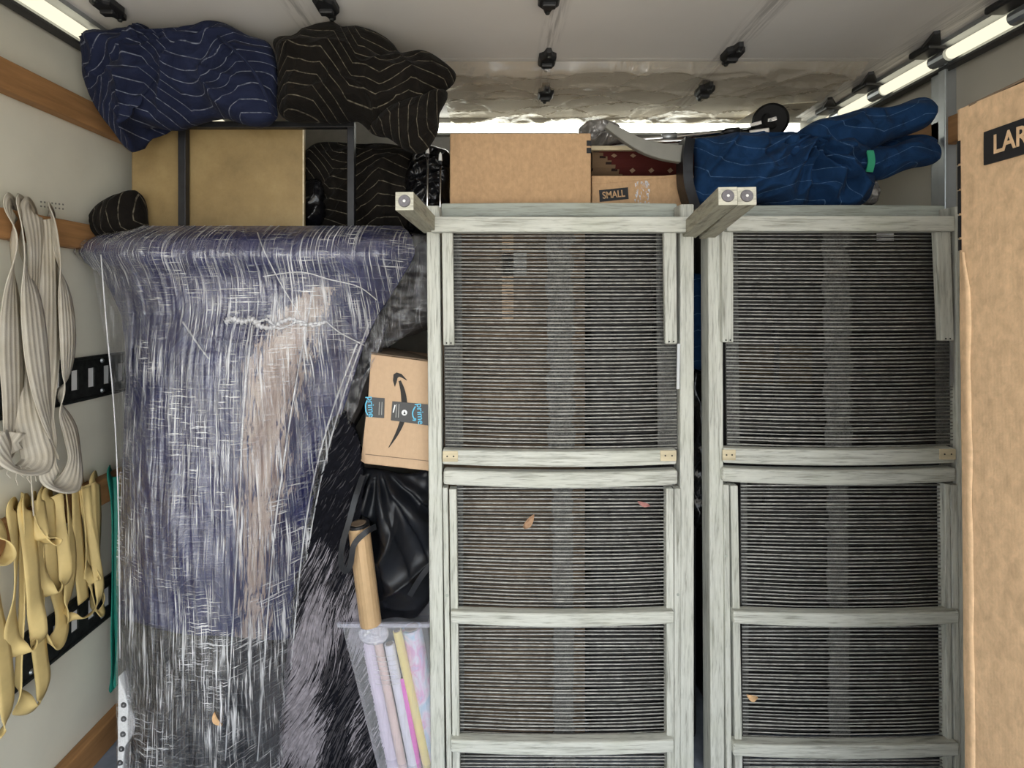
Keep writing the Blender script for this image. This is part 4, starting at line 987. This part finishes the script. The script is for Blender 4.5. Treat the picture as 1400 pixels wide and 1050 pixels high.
obj('board_edge', MB().box(P(1000,470,1.617), P(1110,526,1.617)+Vector((0,0.02,0))), wood_brown('dim_brown_board', 0, (0.10,0.065,0.03)), t)
obj('tag', MB().box(P(1199,312,1.616), P(1222,330,1.616)+Vector((0,0.002,0))), M['linen'], t)
tag(blob('folded_blanket', [(945,385),(958,375),(985,380),(990,440),(985,500),(962,505),(946,495)], 1.595, 0.02, 0.02, 'blueq', None, 0.012, (8, 14), 0.6, 71, n=60, M_=16), 'strip of blue blanket in the gap between the two loungers', 'blanket')
tag(blob('plastic_bag', [(946,520),(960,510),(985,515),(988,600),(984,700),(962,720),(946,705)], 1.58, 0.02, 0.02, 'blackbag', None, 0.014, (9, 14), 0.6, 73, n=60, M_=16), 'black plastic bag in the gap between the two loungers', 'bag')
tag(blob('plastic_bag', [(556,215),(575,198),(600,200),(616,215),(614,290),(600,320),(570,322),(556,290)], 1.66, 0.05, 0.05, 'blackbag', None, 0.024, (12, 18), 0.6, 76, n=90, M_=26), 'shiny black plastic bag left of the plain brown box', 'bag')
# two metal rods with pale tips
for x, yt, yb, lb in ((584.5, 215, 330, 'thin metal rod with a pale pointed tip behind the lounger leg'), (602, 225, 330, 'thin metal rod with a pale tip against the plain brown box')):
    t = thing('metal_rod', P(x, yb, 1.57), lb, 'rod')
    obj('shaft', MB().tube([P(x-0.5, yb, 1.572), P(x, yt, 1.572)], 0.0026, 8), M['chrome'], t, smooth=True)
    obj('ferrule', MB().tube([P(x, yt, 1.572), P(x, yt-5, 1.572)], 0.0045, 8), M['black'], t)
    obj('tip', MB().tube([P(x, yt-5, 1.572), P(x, yt-14, 1.572), P(x, yt-17, 1.572)], [0.0055, 0.004, 0.0008], 8), M['white'], t)
# small labelled box
t, a, b = carton('cardboard_box', 809, 950, 240, 296, 1.60, 0.16, 'card', 'low brown box with a black size label, beside the red rug', P(0,296,1.60).z)
lid = MB().prism([P(809,249,1.598), P(944,237,1.598), P(946,240,1.598), P(809,252,1.598)], (0,0.17,0)); obj('lid', lid, M['card'], t)
LB = obj('size_label', MB().prism([P(819,260,1.5985), P(858.5,256,1.5985), P(859.5,272,1.5985), P(820,276,1.5985)], (0,0.001,0)), M['ink'], t)
text('SMALL', 'card', LB, P(839, 266.2, 1.5980), (1,0,0.10), (-0.10,0,1), 0.0268, 0.02, xs=0.82)
m = MB()
random.seed(4)
for k in range(40):
    x = random.uniform(867, 886); y = random.uniform(245, 278); m.prism([P(x, y, 1.5978), P(x+random.uniform(1,3), y+random.uniform(-1,1), 1.5978), P(x+random.uniform(0,2.5), y+random.uniform(2,7), 1.5978)], (0,0.0003,0))
stuff(obj('shiny_tape', m, M['rope'], t, uv=[(p.x, p.z) for p in m.v]))
# rolled red rug
def rug_mat():
    t = NT('red_patterned_rug'); tc = t.n('ShaderNodeTexCoord'); sp = t.n('ShaderNodeSeparateXYZ'); t.l(tc.outputs['Object'], sp.inputs[0])
    x, z = sp.outputs[0], sp.outputs[2]
    st = t.math('SNAP', x, 0.018); s2 = t.math('FRACT', t.math('MULTIPLY', t.math('ADD', z, st), 14.0)); ln = t.ramp(s2, [(0.0, (1,1,1)), (0.10, (0,0,0))], 'CONSTANT')
    left = t.math('LESS_THAN', t.math('ADD', x, t.math('MULTIPLY', t.math('SNAP', z, 0.012), 1.0)), -0.055)
    dx = t.math('ABSOLUTE', t.math('SUBTRACT', t.math('FRACT', t.math('MULTIPLY', x, 18.0)), 0.5)); dz = t.math('ABSOLUTE', t.math('SUBTRACT', t.math('FRACT', t.math('MULTIPLY', z, 24.0)), 0.5))
    dm = t.math('LESS_THAN', t.math('ADD', dx, dz), 0.16)
    c = t.mix(dm, (0.055,0.012,0.010), (0.22,0.15,0.10)); c = t.mix(left, c, (0.13,0.085,0.05)); c = t.mix(t.math('MULTIPLY', ln, left), c, (0.02,0.012,0.01))
    n = t.noise(t.coord('Object', (1,1,1)), 300, 2)
    return t.set(c, 0.9, 0, 0.1, t.bump(n, 0.4, 0.002))
tg = thing('rolled_rug', P(875, 245, 1.70), 'rolled dark red rug with beige stepped pattern behind the low box', 'rug')
rr = []
m = MB(); m.tube([P(806,224,1.72), P(960,224,1.72)], 0.052, 28); obj('roll', m, rug_mat(), tg, smooth=False)
tag(obj('wooden_board', MB().box(P(808,199,1.66), P(905,205,1.66)+Vector((0,0.16,0))), M['newwood'], bevel=0.002), 'thin pale wooden board lying on the rolled red rug', 'board')
tag(blob('plastic_wrapped_item', [(788,182),(800,170),(822,164),(842,168),(850,182),(862,198),(830,200),(800,200)], 1.70, 0.04, 0.04, plain('crumpled_grey_wrap', (0.30,0.29,0.28), 0.18, 0.55, 0.6, 0.4, 30, 0.4), None, 0.022, (16, 24), 0.5, 81, n=80, M_=22), 'crumpled grey plastic-wrapped item in front of the white strip light', 'wrapped item')
# grey curved arm
q = catmull([P(830,170,1.56), P(848,181,1.555), P(876,197,1.55), P(905,206,1.55), P(945,211,1.555)], 8); hw = [lerp(0.009, 0.026, k/(len(q)-1)) for k in range(len(q))]
tp = []; bt = []
for k, p in enumerate(q):
    tgv = (q[min(k+1, len(q)-1)]-q[max(0, k-1)]).normalized(); nr = tgv.cross(Vector((0,1,0))).normalized()*hw[k]; tp.append(p-nr); bt.append(p+nr)
tag(obj('chair_arm', MB().strip(tp, bt, (0,0.022,0)), M['greybar'], bevel=0.003), 'grey curved wooden arm reaching out from the blue bundle', 'chair arm')
# chrome stand with a caster
st_ = thing('caster_stand', P(960, 200, 1.70), 'chrome tube stand with a black caster wheel lying above the blue bundle', 'stand')
obj('tube', MB().tube([P(852,193,1.71), P(905,189,1.71), P(1032,177,1.70)], 0.0085, 12), M['chrome'], st_, smooth=True)
obj('tube', MB().tube([P(880,194,1.69), P(985,191,1.69)], 0.006, 10), M['chrome'], st_, smooth=True)
obj('collar', MB().tube([P(905,188,1.71), P(924,186,1.709)], 0.0115, 12), M['galv'], st_, smooth=True)
obj('sleeve', MB().tube([P(992,180,1.70), P(1010,178.5,1.70)], 0.0105, 12), M['black'], st_, smooth=True)
obj('fork', MB().bar(P(1026,172,1.69), P(1062,162,1.665), 0.012, 0.012), M['chrome'], st_, bevel=0.002)
obj('fork', MB().bar(P(1024,184,1.69), P(1052,180,1.67), 0.018, 0.022), M['chrome'], st_, bevel=0.003)
wh = obj('wheel', MB().tube([P(1053,165,1.672), P(1053,165,1.680), P(1054,165,1.700), P(1054,165,1.708)], [0.044, 0.050, 0.050, 0.044], 32), M['rubber'], st_, smooth=False)
obj('hub', MB().disc(P(1053,165,1.672), (0,-1,0), 0.026, 0.022, 0.004, 20), M['rubber'], wh); obj('axle', MB().disc(P(1053,165,1.666), (0,-1,0), 0.004, 0.0035, 0.003, 10), M['galv'], wh)
# blue bundle at right
bl = thing('blanket_bundle', P(1080, 283, 1.56), 'bright blue quilted blanket bundle tied above the right lounger', 'blanket')
blob('body', [(946,206),(950,190),(990,184),(1030,180),(1075,184),(1110,184),(1150,190),(1188,204),(1192,240),(1182,280),(1100,286),(1000,286),(958,282),(948,250)], 1.58, 0.10, 0.12, 'blueq', bl, 0.036, (6, 11), 0.75, 91, 0.15, pleat=(1086,196,13,0.030,0.16))
blob('upper_fold', [(1068,198),(1090,178),(1130,162),(1190,148),(1240,138),(1267,141),(1273,158),(1262,176),(1220,192),(1180,206),(1130,216),(1090,218)], 1.56, 0.07, 0.06, 'blueq', bl, 0.026, (5, 13), 0.2, 95, 0.1, n=120, M_=30)
blob('lower_fold', [(1150,215),(1180,205),(1220,200),(1262,192),(1284,200),(1290,213),(1280,226),(1240,234),(1200,243),(1165,248),(1145,236)], 1.575, 0.05, 0.06, 'blueq', bl, 0.024, (6, 13), 0.2, 97, 0.1, n=110, M_=26, xmax=XR-0.05)
blob('inner_fold', [(1120,204),(1200,187),(1258,182),(1282,196),(1240,212),(1150,222)], 1.625, 0.02, 0.04, 'blueq', bl, 0.016, (6, 13), 0.2, 98, 0.1, n=80, M_=18, xmax=XR-0.05)
blob('knot', [(1076,186),(1084,182),(1092,188),(1094,204),(1088,214),(1080,210),(1075,198)], 1.495, 0.02, 0.03, 'blueq', bl, 0.006, (12, 20), 0.4, 99, n=50, M_=14)
flat([(944,188,1.54),(941,215,1.53),(942,250,1.53),(952,285,1.54)], 0.026, 'nylon', bl, 'black_binding', 0.06)
flat([(1190,205.5,1.516),(1192,220,1.510),(1189,235,1.516)], 0.018, 'tealt', bl, 'green_tape', 0.004)
tag(blob('plastic_pouch', [(1176,250),(1184,242),(1196,244),(1200,262),(1196,280),(1180,281),(1174,266)], 1.60, 0.02, 0.02, plain('clear_grey_pouch', (0.20,0.19,0.18), 0.15, 0.3, 0.6, 0.5, 60, 0.5), None, 0.012, (18, 26), 0.5, 83, n=50, M_=14), 'small crinkled clear pouch below the green tape of the blue bundle', 'pouch')

# ------------------------------------------------------------------ the large carton close by on the right
XB = 0.753; YB2 = 0.94; zt = P(1305, 152, YB2).z
lg = thing('cardboard_box', Vector((0.99, 0.72, ZF)), 'large tall brown carton with a black size label, nearest at right', 'box')
def xf(z): return XB+(zt-z)/(zt-ZF)*0.017
m = MB(); n = 40; rows = []
for k in range(n+1):
    z = lerp(ZF+0.001, zt, k/n); x = xf(z); e = 0.0035*nz(z*9, 3.0)+(0.004*math.exp(-((z-1.27)/0.02)**2)); r = []
    for a in range(5):                                        # rounded far left corner
        an = PI/2*a/4; r.append(Vector((x+0.010-0.010*math.sin(an)+e*0.5, YB2-0.010+0.010*math.cos(an), z)))
    for b_ in range(1, 9): r.append(Vector((x+0.0012*nz(z*5, b_*0.8, 4), lerp(YB2-0.010, 0.50, b_/8), z)))
    r += [Vector((x+0.45, 0.50, z)), Vector((x+0.45, YB2, z))]
    rows.append(r)
i0 = m.grid(rows, closed=True); nc = len(rows[0]); m.f.append(tuple(range(i0, i0+nc))); m.f.append(tuple(range(i0+n*nc, i0+n*nc+nc)))
obj('carton', m, M['cardL'], lg)
x = xf(zt)
lid = MB(); lt = catmull([Vector((x-0.001, YB2-0.03, zt+0.001)), Vector((x+0.002, 0.85, zt+0.005)), Vector((x, 0.75, zt+0.009)), Vector((x+0.001, 0.62, zt+0.006)), Vector((x, 0.5, zt+0.003))], 5)
lid.strip(lt, [p+Vector((0,0,-0.0035)) for p in lt], (0.44, 0, 0)); obj('top_flap', lid, M['cardD'], lg)
for ya, yb in ((195,226),(229,260),(262.5,293),(296,325.5),(328.5,343)):
    za, zb = P(0,ya,YB2).z, P(0,yb,YB2).z; xx = xf((za+zb)/2)-0.0012
    m = MB(); r1 = []; r2 = []
    for a in range(7):
        an = PI/2*a/6; p = (xx+0.0105-0.0108*math.sin(an), YB2-0.010+0.0108*math.cos(an)); r1.append(Vector((p[0], p[1], za))); r2.append(Vector((p[0], p[1], zb)))
    for yy in (YB2-0.0115, YB2-0.0125): r1.append(Vector((xx-0.0004, yy, za))); r2.append(Vector((xx-0.0004, yy, zb)))
    m.grid([r1, r2]); m.strip(r1[-2:], r2[-2:], (0.0008,0,0)); obj('printed_stripe', m, M['ink'], lg)
za, zb = 1.4645, 1.4135; xx = xf(1.44)-0.003
lb = obj('size_label', MB().box((xx, 0.881, zb), (xx+0.003, 0.725, za)), M['ink'], lg)
text('LARGE', 'cardL', lb, Vector((xx-0.0006, 0.864, 1.4388)), (0,-1,0), (0,0,1), 0.0395, 0.022, align='LEFT', xs=0.82)
# crushed flap edge low on the near corner
rows = []
for k in range(30):
    py = lerp(346, 1048, k/29); w_ = 12+3*nz(k*0.4, 2.0)
    if k < 2: w_ *= 0.35+0.3*k
    z = P(0,py,YB2).z; xx = xf(z)
    d1 = 0.9285; wy = w_*YB2/625*0.95
    rows.append([Vector((xx-0.001, d1, z)), Vector((xx-0.0028, d1-wy*0.5, z)), Vector((xx-0.0032, d1-wy*0.9, z)), Vector((xx-0.0006, d1-wy, z))])
m = MB(); m.grid(rows); obj('crushed_flap', m, M['cardL'], lg, smooth=True)
